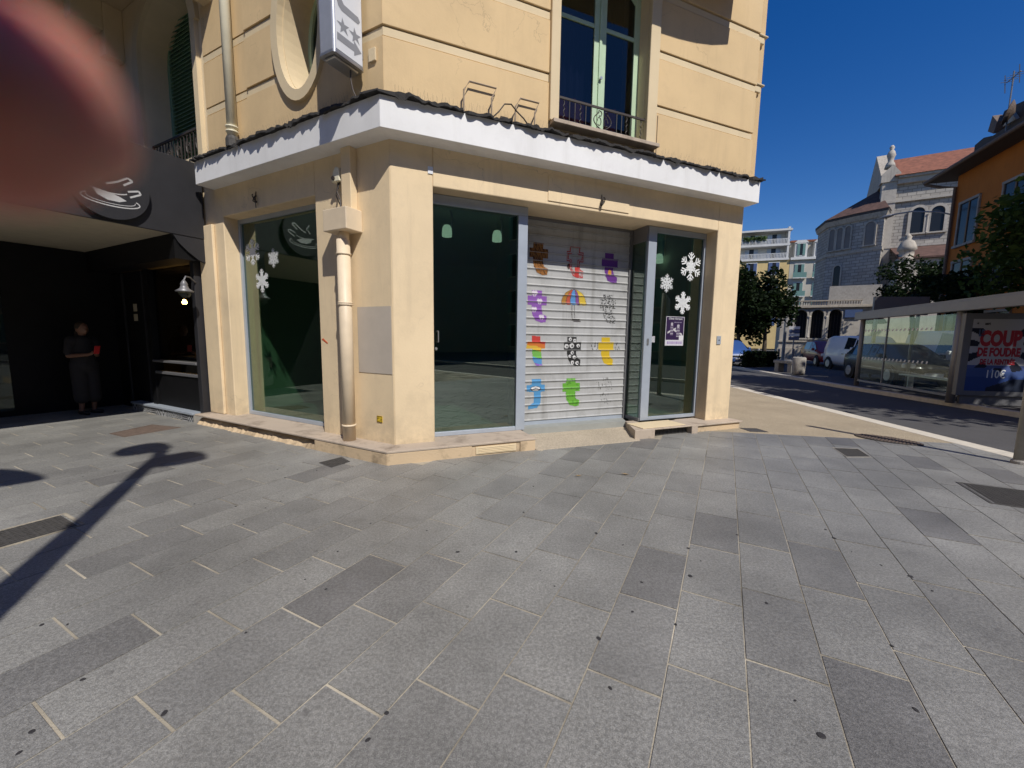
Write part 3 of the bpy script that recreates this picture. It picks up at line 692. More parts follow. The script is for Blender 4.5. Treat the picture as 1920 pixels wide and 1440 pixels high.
# right bay: post, return pane, shop window
fr_ = MB(FR); fr_.box(3.93, 4.09, DO - 0.07, DO, 0.155, 3.25); fr_.box(4.091, 5.14, DO - 0.07, DO, 3.165, 3.25); fr_.box(5.10, 5.14, DO - 0.07, DO, 0.155, 3.164); fr_.box(4.091, 5.099, DO - 0.07, DO, 0.155, 0.21)
fr_.build('window_frame', 'alu', BLD, bevel=0.004)
wf = bpy.data.objects['window_frame']; 
pane(FR, 4.092, 5.098, DO - 0.03, 0.212, 3.163, 'glass', wf)
rt = MB(FR); rt.box(3.895, 3.925, -0.62, -0.57, 0.15, 3.25); rt.box(3.895, 3.928, -0.57, DO - 0.01, 3.02, 3.25); rt.box(3.895, 3.928, -0.57, DO - 0.01, 0.145, 0.20); rt.build('return_frame', 'alu_dark', BLD, bevel=0.003)
MB(FR).box(3.905, 3.913, -0.57, DO - 0.05, 0.201, 3.019).build('pane', 'glass', bpy.data.objects['return_frame'])
MB(FR).box(3.985, 4.02, DO + 0.002, DO + 0.01, 1.40, 1.50).build('lock_plate', 'steel', wf)
for kind, u, z, r in ((0, 4.853, 2.70, 0.235), (1, 4.358, 2.40, 0.15), (2, 4.726, 2.10, 0.195)):
    sflake(MB(FR), u, z, r, DO - 0.026, kind).build('snowflake_sticker', 'decal_white', wf, fixn=False)
# concert poster taped to the pane
def poster(x, y):
    if y < 0.20: return (0.74, 0.72, 0.78) if not (0.06 < y < 0.15 and int(x * 40) % 2 and 0.08 < x < 0.9) else (0.32, 0.18, 0.5)
    if x > 0.76 and y < 0.36: return (0.82, 0.82, 0.84)
    if x < 0.025 or x > 0.975 or y > 0.985: return (0.75, 0.74, 0.78)
    base_ = (0.035, 0.015, 0.07)
    for cx, cy, s in ((0.33, 0.62, 1.0), (0.68, 0.56, -1.0)):
        if (x - cx) ** 2 + ((y - cy - 0.12) * 1.2) ** 2 < 0.0045: return (0.55, 0.52, 0.58)
        if abs(x - cx) < 0.085 and cy - 0.26 < y < cy + 0.07: return (0.16, 0.12, 0.2) if (int(y * 30) % 3) else (0.42, 0.4, 0.46)
        if abs((y - cy + 0.1) - s * 0.35 * (x - cx)) < 0.03 and abs(x - cx) < 0.22: return (0.7, 0.68, 0.7)
    if 0.79 < y < 0.82 and 0.45 < x < 0.85 and int(x * 50) % 2: return (0.45, 0.4, 0.55)
    return base_
raster(FR, 4.386, 4.783, 1.39, 1.87, DO - 0.024, 44, 56, poster).build('concert_poster', 'art', wf, fixn=False, label='small dark purple concert poster with two guitarists')
text_flat('poster_title', 'Olivia Vernant', FR, 4.585, DO - 0.022, 1.835, 0.05, 'decal_white', wf, squash=1.0, shear=0.3)
raster(FR, 4.10, 4.17, 1.44, 1.54, DO - 0.024, 8, 8, lambda x, y: (0.75, 0.75, 0.78) if (int(x * 8) + int(y * 8)) % 3 else (0.2, 0.2, 0.25)).build('sticker', 'art', wf, fixn=False)
# left window in the long facade
LO = -0.21
fr_ = MB(FL); fr_.box(1.31, 3.47, LO - 0.06, LO, 3.21, 3.27); fr_.box(1.31, 1.37, LO - 0.06, LO, 0.168, 3.209); fr_.box(3.42, 3.47, LO - 0.06, LO, 0.168, 3.209); fr_.box(1.371, 3.419, LO - 0.06, LO, 0.168, 0.225)
wl = fr_.build('window_frame', 'alu', BLD, bevel=0.004)
pane(FL, 1.372, 3.418, LO - 0.03, 0.227, 3.208, 'glass', wl)
for kind, u, z, r in ((0, 3.16, 2.76, 0.20), (1, 2.633, 2.63, 0.145), (2, 2.95, 2.31, 0.19)):
    sflake(MB(FL), u, z, r, LO - 0.026, kind).build('snowflake_sticker', 'decal_white', wl, fixn=False)
# ceiling spot lamps inside
for q in ((-1.057, 6.667, 3.164), (-0.281, 6.995, 3.172), (2.876, 8.329, 3.10)):
    sl = MB(); sl.lathe((q[0], q[1], q[2] - 0.11), [(0.078, 0), (0.080, 0.05), (0.074, 0.12), (0.05, 0.17), (0.0, 0.185)], 16); sl = sl.build('ceiling_spot', 'spot_lit', BLD, smooth='auto'); st2 = MB(); st2.tube([(q[0] + 0.07, q[1], q[2] + 0.02), (q[0] + 0.09, q[1], q[2] + 0.14), (q[0] + 0.06, q[1], 3.45)], 0.022, 6); st2.build('spot_stem', 'alu', sl)

# roller shutter with painted motifs -----------------------------------
SO = -0.60
sh = MB(FR).box(1.90, 3.855, SO - 0.05, SO + 0.025, 3.215, 3.254).build('roller_shutter', 'alu_dark', BLD)
for a, b in ((1.86, 1.899), (3.856, 3.893)): MB(FR).box(a, b, SO - 0.04, SO + 0.03, 0.06, 3.25).build('guide_rail', 'alu_dark', sh)
pitch = 0.1215; zb = 0.20
prof = [(0.000, 0.0), (0.004, 0.0), (0.006, 0.014), (0.016, 0.016), (0.022, 0.006), (0.030, 0.0), (0.106, 0.0), (0.112, 0.005), (pitch - 0.003, 0.004), (pitch - 0.001, -0.006)]
sm = MB(FR); rows = []
for u in (1.90, 3.855): rows.append([sm.P(u, SO + o, z) for z, o in prof] + [sm.P(u, SO - 0.012, prof[-1][0]), sm.P(u, SO - 0.012, 0)])
n = len(rows[0])
for j in range(n): sm.face((rows[0][j], rows[0][(j + 1) % n], rows[1][(j + 1) % n], rows[1][j]))
sm.face(rows[0]); sm.face(rows[1][::-1]); slat_me = sm.mesh('slat', Vector((*W0, 0)), 'zinc')
for k in range(26):
    if zb + k * pitch > 3.24: break
    o = bpy.data.objects.new('slat', slat_me); col.objects.link(o); o.parent = sh; o.location = (0, 0, zb + k * pitch)
bb = MB(FR); bb.box(1.90, 3.855, SO - 0.012, SO + 0.004, 0.045, 0.198); bb.box(1.90, 3.855, SO + 0.004, SO + 0.02, 0.065, 0.085); bb.box(2.80, 2.98, SO + 0.004, SO + 0.03, 0.085, 0.11)
for k in range(4): bb.box(3.10 + 0.05 * k, 3.112 + 0.05 * k, SO + 0.004, SO + 0.012, 0.12, 0.132)
bb.build('bottom_bar', 'alu', sh, bevel=0.003)
T = [(0.20, 1.0), (0.74, 1.0), (0.74, 0.83), (1.0, 0.83), (1.0, 0.54), (0.74, 0.54), (0.74, 0.40), (0.80, 0.27), (1.0, 0.21), (0.98, 0.02), (0.72, 0.0), (0.42, 0.07), (0.26, 0.24), (0.20, 0.40), (0.20, 0.54), (0.0, 0.54), (0.0, 0.83), (0.20, 0.83)]
TB = [(0.30, 1.0), (0.80, 1.0), (0.80, 0.82), (1.0, 0.80), (1.0, 0.58), (0.80, 0.57), (0.78, 0.2), (0.6, 0.04), (0.12, 0.0), (0.12, 0.12), (0.42, 0.22), (0.42, 0.57), (0.02, 0.60), (0.02, 0.80), (0.30, 0.82)]
TR = [(0.28, 1.0), (0.75, 0.98), (0.75, 0.80), (1.0, 0.80), (1.0, 0.58), (0.78, 0.57), (0.86, 0.02), (0.55, 0.0), (0.34, 0.22), (0.32, 0.57), (0.0, 0.58), (0.06, 0.80), (0.28, 0.80)]
def edge_d(x, y, P, ax=0.30, ay=0.45):
    d = 9
    for (x0, y0), (x1, y1) in zip(P, P[1:] + P[:1]):
        x0, x1 = x0 * ax, x1 * ax; y0, y1 = y0 * ay, y1 * ay; px, py = x * ax, y * ay
        t = max(0, min(1, ((px - x0) * (x1 - x0) + (py - y0) * (y1 - y0)) / ((x1 - x0) ** 2 + (y1 - y0) ** 2 + 1e-9)))
        d = min(d, math.hypot(px - x0 - t * (x1 - x0), py - y0 - t * (y1 - y0)))
    return d
def n2(x, y, s, k): return noise.noise((x * s, y * s, k))
BK = (0.03, 0.03, 0.03)
def m_brown(x, y):
    if not in_poly(x, y, T): return None
    if n2(x * 2.4 + y * 1.5, y * 0.7 - x * 0.3, 8, 1) > 0.12: return (0.10, 0.04, 0.01)
    return (0.34, 0.14, 0.03)
def m_red(x, y):
    d = edge_d(x, y, T); i = in_poly(x, y, T)
    if d < 0.008: return (0.55, 0.05, 0.05)
    if i and 0.02 < d < 0.032 and y < 0.8: return (0.55, 0.05, 0.05)
    if i and y < 0.34 and 0.5 < x < 0.74: return (0.58, 0.06, 0.05)
    if (x - 0.13) ** 2 + (y - 0.36) ** 2 < 0.009: return (0.09, 0.05, 0.05)
    if i and y < 0.12 and x > 0.3 and n2(x, y, 9, 4) > 0: return (0.65, 0.3, 0.28)
def m_purple(x, y):
    if not in_poly(x, y, T): return None
    if (x - 0.52) ** 2 + (y - 0.36) ** 2 < 0.011 or (abs(x - 0.5) < 0.10 and 0.28 < y < 0.38): return (0.62, 0.30, 0.05)
    return (0.15, 0.04, 0.27)
def heart(x, y, cx, cy, s):
    a, b = (x - cx) / s, (y - cy) * 1.4 / s; return (a * a + b * b - 1) ** 3 - a * a * b ** 3 < 0
def m_hearts(x, y):
    if not in_poly(x, y, T): return None
    for c in ((0.35, 0.88, .13), (0.62, 0.64, .12), (0.34, 0.38, .12), (0.74, 0.15, .12)):
        if heart(x, y, *c) and not (abs(x - c[0]) < 0.02 and y < c[1]): return (0.72, 0.66, 0.76)
    return (0.30, 0.12, 0.48)
def m_umbrella(x, y):   # 0.44 x 0.52
    if y > 0.50:
        cy = 0.52; a = (x - 0.5) / 0.5; b = (y - cy) / 0.46; rr_ = a * a + b * b
        scal = 0.025 * abs(math.sin(x * math.pi * 5))
        if rr_ < 1 and y > 0.52 - scal + 0.02:
            k = a / max(0.15, math.sqrt(max(0.02, 1 - b * b)))
            if rr_ > 0.95: return (0.15, 0.1, 0.05)
            for lim, c in ((-0.62, (0.45, 0.22, 0.04)), (-0.30, (0.55, 0.10, 0.06)), (0.15, (0.12, 0.32, 0.65)), (0.42, (0.24, 0.08, 0.32)), (2, (0.72, 0.52, 0.06))):
                if abs(k - lim) < 0.025: return (0.13, 0.08, 0.06)
                if k < lim: return c
    elif y > 0.06:
        for xx in (0.42 + 0.10 * (0.5 - y) * 0.6, 0.53 + 0.10 * (0.5 - y) * 0.6):
            if abs(x - xx) < 0.010 and not (y < 0.12 and xx > 0.5): return (0.12, 0.11, 0.11)
        if y < 0.10 and 0.45 < x < 0.75: return (0.12, 0.11, 0.11)
    elif y > 0.02 and 0.5 < x < 0.8 and y < 0.04: return (0.15, 0.14, 0.14)
def m_zebra(x, y):
    if edge_d(x, y, T) < 0.006 and n2(x, y, 12, 2) > 0: return (0.1, 0.1, 0.1)
    if in_poly(x, y, T) and n2(x * 1.0 + y * 1.6, y * 3.2 - x * 1.0, 7, 6) > 0.14: return (0.06, 0.06, 0.06)
def m_rainbow(x, y):
    if not in_poly(x, y, TR): return None
    k = y + 0.14 * x
    for lim, c in ((0.16, (0.28, 0.13, 0.50)), (0.36, (0.12, 0.36, 0.72)), (0.58, (0.20, 0.52, 0.10)), (0.72, (0.75, 0.48, 0.06)), (0.86, (0.70, 0.20, 0.04)), (9, (0.60, 0.06, 0.05))):
        if k + 0.05 * n2(x, y, 3, 3) < lim: return c
def m_eyes(x, y):
    if not in_poly(x, y, T): return None
    for cx, cy, s in ((0.36, 0.92, .09), (0.62, 0.88, .09), (0.15, 0.68, .12), (0.46, 0.70, .13), (0.84, 0.70, .10), (0.5, 0.46, .10), (0.36, 0.34, .08), (0.62, 0.30, .10), (0.52, 0.12, .10), (0.80, 0.10, .10)):
        d = math.hypot(x - cx, (y - cy) * 1.5)
        if d < s: return BK if math.hypot(x - cx - 0.02, (y - cy) * 1.5 + 0.02) < s * 0.4 else (0.74, 0.74, 0.74)
    return BK
def m_yellow(x, y):
    if 0.25 < x < 0.75 and in_poly((x - 0.25) * 2, y, T): return (0.72, 0.50, 0.03)
    for s, c in ((-1, 0.12), (1, 0.90)):
        if abs(y - 0.70) < 0.14 and abs(x - c) < 0.11 and n2(x * 3, y * 1.2, 8, 2 + s) > 0.30: return (0.08, 0.08, 0.08)
def m_blue(x, y):
    if not in_poly(x, y, TB): return None
    a, b = (x - 0.5) / 0.28, (y - 0.68) / 0.085
    if a * a + b * b < 1:
        if a * a + b * b > 0.72 or abs(b - 0.15 * math.cos(a * 5)) < 0.13: return (0.07, 0.07, 0.08)
        return (0.74, 0.74, 0.74)
    return (0.10, 0.34, 0.64)
def m_green(x, y):
    if in_poly(x + 0.03 * n2(x, y, 14, 1), y + 0.015 * n2(x, y, 12, 7), T): return (0.16, 0.46, 0.05) if n2(x, y, 9, 9) < 0.33 else (0.10, 0.30, 0.04)
def m_ghost(x, y):
    if in_poly(x, y, T) and n2(x * 2, y, 9, 5) > 0.30: return (0.20, 0.20, 0.19)
ART = [('brown striped', m_brown, 2.20, 2.66, .31, .46), ('red outlined', m_red, 2.83, 2.66, .30, .46), ('dark purple', m_purple, 3.48, 2.62, .31, .47),
       ('purple with white hearts', m_hearts, 2.19, 1.96, .32, .48), ('rainbow umbrella', m_umbrella, 2.83, 2.00, .46, .52), ('black zebra striped', m_zebra, 3.48, 1.97, .30, .46),
       ('rainbow banded', m_rainbow, 2.18, 1.29, .32, .46), ('black with white eyes', m_eyes, 2.83, 1.28, .31, .46), ('yellow with drawn hands', m_yellow, 3.47, 1.28, .60, .46),
       ('blue with a white mouth', m_blue, 2.19, 0.62, .32, .47), ('green', m_green, 2.83, 0.62, .32, .46), ('faded grey', m_ghost, 3.47, 0.62, .32, .46)]
def slat_o(z):
    t = (z - zb) % pitch if z > zb else 0.05
    if t < 0.004 or t > pitch - 0.003: return SO + 0.003
    for (za, oa), (zc, oc) in zip(prof, prof[1:]):
        if za <= t <= zc: return SO + 0.0025 + max(0, oa + (oc - oa) * (t - za) / max(1e-6, zc - za))
    return SO + 0.0025
for lab, fn, u, z, w, h in ART:
    raster(FR, u - w / 2, u + w / 2, z - h / 2, z + h / 2, SO + 0.0025, int(w * 120), int(h / 0.0075), fn, ofn=slat_o).build('painted_motif', 'art', sh, fixn=False, label=lab + (' painted motif' if 'umbrella' in lab else ' painted letter t'))

# pipes, box and little things on the long facade ----------------------
MB(FL).box(0.53, 0.69, 0.001, 0.10, 2.97, 3.69).build('pipe_casing', 'render', BLD, bevel=0.008)
MB(FL).box(0.46, 0.86, 0.001, 0.24, 2.72, 2.97).build('junction_box', 'pvc', BLD, bevel=0.008)
dp = MB(FL); dp.tubef([(0.655, 0.11, 2.73), (0.65, 0.12, 2.60)], 0.06, 14); dp.tubef([(0.655, 0.125, 2.63), (0.655, 0.125, 0.15)], 0.078, 18)
for z in (2.45, 1.87, 1.85, 0.35): dp.lathe(FL(0.655, 0.125, z), [(0.079, 0), (0.088, 0.004), (0.088, 0.02), (0.079, 0.024)], 18)
dp.build('downpipe', 'pvc', BLD, smooth='auto')
dp = MB(FL); dp.tubef([(2.68, 0.22, 4.06), (2.68, 0.22, 9)], 0.062, 16)
for z in (4.22, 4.28): dp.lathe(FL(2.68, 0.22, z), [(0.063, 0), (0.076, 0.005), (0.076, 0.022), (0.063, 0.027)], 16)
dp.build('downpipe', 'pvc_up', BLD, smooth='auto')
MB(FL).lathe(FL(2.68, 0.22, 4.03), [(0.085, 0), (0.085, 0.1), (0.07, 0.14)], 14).build('pipe_shoe', 'iron', BLD)
MB(FL).box(0.02, 0.585, 0.002, 0.006, 1.03, 1.84).build('paint_patch', 'patch', BLD)
MB(FL).box(0.20, 0.29, 0.002, 0.008, 0.42, 0.50).build('yellow_sticker', 'sticker_yellow', BLD)
raster(FL, 0.20, 0.29, 0.42, 0.50, 0.009, 9, 8, lambda x, y: (0.25, 0.16, 0.02) if (x < .1 or x > .9 or y < .12 or y > .88 or n2(x, y, 6, 3) > .2) else None).build('sticker_print', 'art', BLD, fixn=False)
MB(FL).prism([(1.28, 1.43), (1.25, 1.445), (1.16, 1.385), (1.17, 1.375)], 0.002, 0.004).build('red_scrawl', 'red', BLD)
sb = MB(FL); sb.prism([(0.72, 3.33), (0.86, 3.33), (0.83, 3.45), (0.79, 3.50), (0.73, 3.48)], 0.02, 0.10); sb.build('sensor_bracket', 'sticker_yellow' if False else 'pvc_up', BLD, bevel=0.008)
s2 = MB(FL); s2.lathe(FL(0.82, 0.10, 3.37), [(0.025, 0), (0.025, 0.015)], 10, FL.n); s2.tubef([(0.76, 0.06, 3.33), (0.78, 0.09, 3.22), (0.74, 0.08, 3.12), (0.71, 0.10, 3.0)], 0.008, 6); s2.tubef([(0.79, 0.06, 3.33), (0.82, 0.07, 3.18), (0.76, 0.06, 3.05), (0.76, 0.1, 2.97)], 0.006, 6); s2.build('sensor_cable', 'wire', BLD)
for fr, u, z in ((FR, 2.861, 3.39), (FL, 2.565, 3.40)):
    c = MB(fr); pts = [(u + 0.05 * math.sin(t) * (1 - t / 14), 0.03 + 0.03 * math.cos(t * 1.3) , z + 0.05 * math.cos(t * 0.9)) for t in [k * 0.5 for k in range(24)]]
    c.tubef(pts, 0.008, 5); c.tubef([(u, 0.01, z + 0.10), (u - 0.01, 0.03, z + 0.02), (u - 0.03, 0.04, z - 0.13)], 0.006, 5); c.build('cable_coil', 'wire', BLD)
MB(FR).box(0.43, 0.49, 0.002, 0.01, 3.39, 3.47).build('small_plate', 'sign_face', BLD)
ic = MB(FR); ic.box(5.27, 5.36, 0.002, 0.014, 1.42, 1.56); ic.build('intercom', 'alu', BLD, bevel=0.003)
MB(FR).lathe(FR(5.315, 0.014, 1.49), [(0.010, 0), (0.010, 0.006)], 10, FR.n).build('intercom_button', 'black', BLD)
wire = MB(FR).tubef([(3.66, 0.145, 4.06), (3.66, 0.145, 4.63)], 0.005, 5); wire.build('thin_cable', 'rust', BLD)

# upper window -----------------------------------------------------------
tr = MB(FR); tr.box(1.932, 2.06, 0.10, 0.18, 4.215, 7.4); tr.box(3.45, 3.615, 0.10, 0.18, 4.215, 7.4); tr.build('window_surround', 'trim', BLD, bevel=0.01)
MB(FR).box(1.95, 3.63, 0.0, 0.25, 4.165, 4.212).build('window_sill', 'stone_top', BLD, bevel=0.006)
WO = -0.06; wn_ = MB(FR); zt = 7.3
for ua, ub in ((2.06, 2.13), (2.70, 2.79), (2.80, 2.89), (3.36, 3.45)): wn_.box(ua, ub, WO - 0.05, WO, 4.215, zt)
for ua, ub in ((2.131, 2.699), (2.891, 3.359)): wn_.box(ua, ub, WO - 0.045, WO - 0.004, 5.63, 5.68); wn_.box(ua, ub, WO - 0.045, WO - 0.004, 4.215, 4.33)
wn_.box(2.775, 2.815, WO, WO + 0.02, 4.22, zt)
for s, c in ((1, 2.131), (-1, 3.359)):
    wn_.prism([(c, zt), (c + s * 0.02, zt), (c + s * 0.06, 6.35), (c + s * 0.12, 6.2), (c, 6.1)] if s > 0 else [(c, zt), (c, 6.1), (c - 0.12, 6.2), (c - 0.06, 6.35), (c - 0.02, zt)], WO - 0.04, WO - 0.01)
wu = wn_.build('window', 'pale_green', BLD, bevel=0.004)
for ua, ub in ((2.13, 2.70), (2.89, 3.36)):
    for za, zb_ in ((4.33, 5.63), (5.68, 7.25)): pane(FR, ua + 0.002, ub - 0.002, WO - 0.02, za, zb_, 'glass_up', wu)
MB(FR).lathe(FR(2.795, WO + 0.02, 5.0), [(0.012, 0), (0.02, 0.02), (0.02, 0.035)], 8, FR.n).build('window_knob', 'steel', wu)
def curtain(u0, u1, z0, z1, o, m, amp=0.03):
    c = MB(FR); n = 24; a = []; b = []
    for k in range(n + 1):
        u = u0 + (u1 - u0) * k / n; oo = o + amp * math.sin(k * 1.7) + amp * 0.5 * math.sin(k * 0.9)
        a.append((c.P(u, oo, z0), c.P(u, oo, z1))); b.append((c.P(u, oo - 0.01, z0), c.P(u, oo - 0.01, z1)))
    for k in range(n): c.face((a[k][0], a[k + 1][0], a[k + 1][1], a[k][1])); c.face((b[k][0], b[k][1], b[k + 1][1], b[k + 1][0]))
    return c.build('curtain', m, BLD, fixn=False)
curtain(2.02, 2.72, 4.2, 5.75, -0.30, 'blue_cloth'); curtain(2.10, 3.2, 3.9, 4.75, -0.22, 'pink_cloth', 0.05); curtain(2.95, 3.15, 4.2, 7.2, -0.34, 'dark_int')
rl = MB(FR); ro = 0.12; rl.box(2.05, 3.46, ro - 0.01, ro + 0.01, 4.525, 4.55); rl.box(2.05, 3.46, ro - 0.006, ro + 0.006, 4.245, 4.26)
k = 0
for u in [2.08 + 0.082 * i for i in range(17)]:
    if abs(u - 2.755) < 0.17: continue
    if i_ := (round((u - 2.08) / 0.082) % 3 == 1): rl.tubef([(u + 0.014 * math.sin(t * 2.4), ro, 4.26 + 0.265 * t / 10) for t in range(11)], 0.006, 5)
    else: rl.tubef([(u, ro, 4.26), (u, ro, 4.525)], 0.006, 5)
for s in (1, -1):
    pts = []
    for i in range(22):
        t = i / 21; a = -math.pi / 2 + t * math.pi * 1.7
        if t < 0.75: pts.append((2.755 + s * (0.14 * math.sin(t / 0.75 * math.pi * 0.92)), ro, 4.265 + 0.23 * (t / 0.75) ** 1.1))
        else: q = (t - 0.75) / 0.25; pts.append((2.755 + s * (0.05 + 0.035 * math.cos(q * 5)), ro, 4.47 + 0.035 * math.sin(q * 5)))
    rl.tubef(pts, 0.007, 5)
    rl.tubef([(2.755 + s * (0.055 + 0.03 * math.cos(q)), ro, 4.37 + 0.05 * math.sin(q)) for q in [x * 0.5 for x in range(12)]], 0.006, 5)
rl.build('window_railing', 'wire', BLD)
# oval window
ov = ring(MB(FL), 1.275, 0.385, 5.175, 0.725, 0.125, 0.10, 0.185); ov.build('oval_surround', 'trim', BLD, bevel=0.0)
ov = ring(MB(FL), 1.275, 0.375, 5.175, 0.715, 0.01, -0.44, 0.10); ov.build('oval_reveal', 'trim', BLD)
of = ring(MB(FL), 1.275, 0.315, 5.175, 0.655, 0.06, -0.30, -0.24); of = of.build('oval_window', 'pale_green', BLD)
nn = 36; MB(FL).prism([(1.275 + 0.318 * math.cos(2 * math.pi * k / nn), 5.175 + 0.658 * math.sin(2 * math.pi * k / nn)) for k in range(nn)], -0.28, -0.27).build('pane', 'glass_dark', of)
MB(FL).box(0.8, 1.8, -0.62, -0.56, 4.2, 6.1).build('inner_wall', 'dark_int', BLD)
# arched window with louvred shutters
ar = MB(FL); ar.box(3.60, 3.72, 0.10, 0.16, 4.0, 6.02); ar.box(5.42, 5.62, 0.10, 0.16, 4.0, 6.02)
seg = 18
for k in range(seg):
    t0, t1 = math.pi * k / seg, math.pi * (k + 1) / seg
    ar.prism([(4.57 + 0.85 * math.cos(t0), 6.0 + 0.75 * math.sin(t0)), (4.57 + 1.02 * math.cos(t0), 6.0 + 0.93 * math.sin(t0)), (4.57 + 1.02 * math.cos(t1), 6.0 + 0.93 * math.sin(t1)), (4.57 + 0.85 * math.cos(t1), 6.0 + 0.75 * math.sin(t1))], 0.10, 0.16)
ar.build('window_surround', 'trim', BLD)
AO = -0.26; sf = MB(FL); sf.box(3.72, 3.80, AO - 0.05, AO, 4.2, 6.75); sf.box(4.53, 4.61, AO - 0.05, AO, 4.2, 6.75); sf.box(5.34, 5.42, AO - 0.05, AO, 4.2, 6.75); sf.box(3.72, 5.42, AO - 0.07, AO - 0.055, 4.2, 6.75)
shut = sf.build('louvred_shutter', 'shutter_green', BLD)
lm = MB(FL); i = [lm.P(u, o, z) for u in (0, 0.728) for o, z in ((AO - 0.045, 0.035), (AO - 0.045, 0.045), (AO - 0.002, 0.012), (AO - 0.002, 0.0))]
for q in ((0, 1, 2, 3), (7, 6, 5, 4), (0, 4, 5, 1), (1, 5, 6, 2), (2, 6, 7, 3), (3, 7, 4, 0)): lm.face([i[k] for k in q])
lme = lm.mesh('louvre', Vector((*W0, 0)), 'shutter_green')
for ua in (3.801, 4.611):
    for k in range(40):
        o = bpy.data.objects.new('louvre', lme); col.objects.link(o); o.parent = shut; o.location = FL.u * ua + Vector((0, 0, 4.24 + k * 0.062))
bl = MB(FL); bl.box(3.73, 5.41, 0.02, 0.05, 4.62, 4.65); bl.box(3.73, 5.41, 0.02, 0.05, 4.22, 4.24)
for k in range(17): u = 3.78 + k * 0.1; bl.tubef([(u, 0.035, 4.24), (u, 0.035, 4.62)], 0.009, 5)
for k in range(5):
    c = 3.95 + k * 0.3; bl.tubef([(c + 0.09 * math.sin(t) * (1 - t / 9), 0.035, 4.43 + 0.16 * math.cos(t) * (1 - t / 9)) for t in [x * 0.5 for x in range(16)]], 0.009, 5)
bl.build('window_railing', 'wire', BLD)

# ------------------------------------------------------------------ hotel sign box
HS = root('hotel_sign', FL(0.27, 0.4, 4.33), 'grey box sign with two stars and an arrow, beside the oval window', 'sign')
def rounded(u0, u1, o0, o1, r):
    pts = []
    for cx, cy, a in ((u1 - r, o1 - r, 0), (u0 + r, o1 - r, 90), (u0 + r, o0 + r, 180), (u1 - r, o0 + r, 270)):
        for k in range(5): t = R_(a + 22.5 * k); pts.append((cx + r * math.cos(t), cy + r * math.sin(t)))
    return pts
MB(FL).plan(rounded(0.17, 0.395, 0.18, 0.565, 0.03), 4.345, 6.4).build('sign_case', 'sign_case', HS)
MB(FL).plan(rounded(0.166, 0.40, 0.176, 0.57, 0.03), 4.335, 4.36).build('bottom_rim', 'steel', HS)
MB(FL).box(0.21, 0.36, 0.22, 0.53, 4.31, 4.334).build('bottom_tray', 'steel', HS, bevel=0.02)
FS = Fr(FL(0.17, 0, 0).x, FL(0.17, 0, 0).y, 208.28, 118.28)      # u outwards from the wall, o towards the street corner
MB(FS).box(0.205, 0.54, 0.0, 0.004, 4.375, 6.38).build('sign_panel', 'sign_face', HS)
def star(c, z, r, o): return MB(FS).flat([(c + (r if k % 2 == 0 else r * 0.40) * math.sin(R_(36 * k + 8)), z + (r if k % 2 == 0 else r * 0.40) * math.cos(R_(36 * k + 8))) for k in range(10)], o)
for c in (0.445, 0.295): star(c, 4.625, 0.082, 0.0055).build('star', 'sign_grey', HS, fixn=False)
MB(FS).flat([(0.525, 4.465), (0.525, 4.535), (0.315, 4.535), (0.315, 4.575), (0.215, 4.50), (0.315, 4.425), (0.315, 4.465)], 0.0055).build('arrow', 'sign_grey', HS, fixn=False)
lt = [(0.525, 5.25), (0.525, 4.98)] + [(0.525 - 0.09 * (1 - math.cos(R_(15 * k))), 4.87 + 0.0 - 0.09 * math.sin(R_(15 * k)) + 0.06) for k in range(1, 7)] + [(0.27, 4.84)] + [(0.27 - 0.035 * math.sin(R_(30 * k)), 4.805 + 0.035 * math.cos(R_(30 * k))) for k in range(7)]
MB(FS).flat([(0.525, 5.4), (0.525, 4.86), (0.50, 4.79), (0.46, 4.765), (0.25, 4.765), (0.225, 4.80), (0.25, 4.835), (0.43, 4.84), (0.455, 4.87), (0.455, 5.4)], 0.0055).build('letter', 'sign_grey', HS, fixn=False)
bk = MB(FL); bk.box(0.22, 0.34, 0.14, 0.18, 4.5, 4.58); bk.box(0.22, 0.34, 0.14, 0.18, 5.9, 5.98); bk.build('bracket', 'steel', HS)
MB(FL).box(0.02, 0.12, 0.141, 0.165, 4.43, 4.56).build('bracket_plate', 'trim', HS, bevel=0.004)
MB(FL).tubef([(0.24, 0.30, 4.33), (0.245, 0.30, 4.22), (0.23, 0.29, 4.12), (0.20, 0.28, 4.05)], 0.008, 6).build('sign_cable', 'wire', HS)

# ------------------------------------------------------------------ black cafe front to the left
CAF = root('cafe', FL(6.5, 0.5, 0), 'black painted cafe with a deep black canopy and a patterned tile base', 'cafe')
MB(FL).box(3.95, 4.0, 0.03, 4.3, 2.97, 4.10).build('canopy_side', 'panel_black', CAF, bevel=0.006)
MB(FL).box(3.95, 10.5, 4.301, 4.35, 2.97, 4.10).build('canopy_front', 'panel_black', CAF, bevel=0.006)
MB(FL).box(4.001, 10.5, 0.12, 4.30, 4.02, 4.08).build('canopy_top', 'panel_black', CAF)
MB(FL).box(4.001, 10.5, 0.44, 4.30, 2.99, 3.03).build('canopy_soffit', 'soffit', CAF)
MB(FL).box(4.001, 10.5, 0.125, 0.44, 2.62, 3.04).build('lambrequin', 'black', CAF)
MB(FL).prism([(4.001, 4.019), (10.5, 4.019), (10.5, 3.041), (4.001, 3.041)], 0.12, 0.13).build('fascia_board', 'black', CAF)
gus = MB(Fr(FL(3.96, 0, 0).x, FL(3.96, 0, 0).y, 208.28, 298.28)); gus.prism([(0.05, 2.968), (0.46, 2.968), (0.40, 2.86), (0.28, 2.74), (0.15, 2.64), (0.05, 2.60)], 0, 0.05); gus.build('canopy_bracket', 'panel_black', CAF)
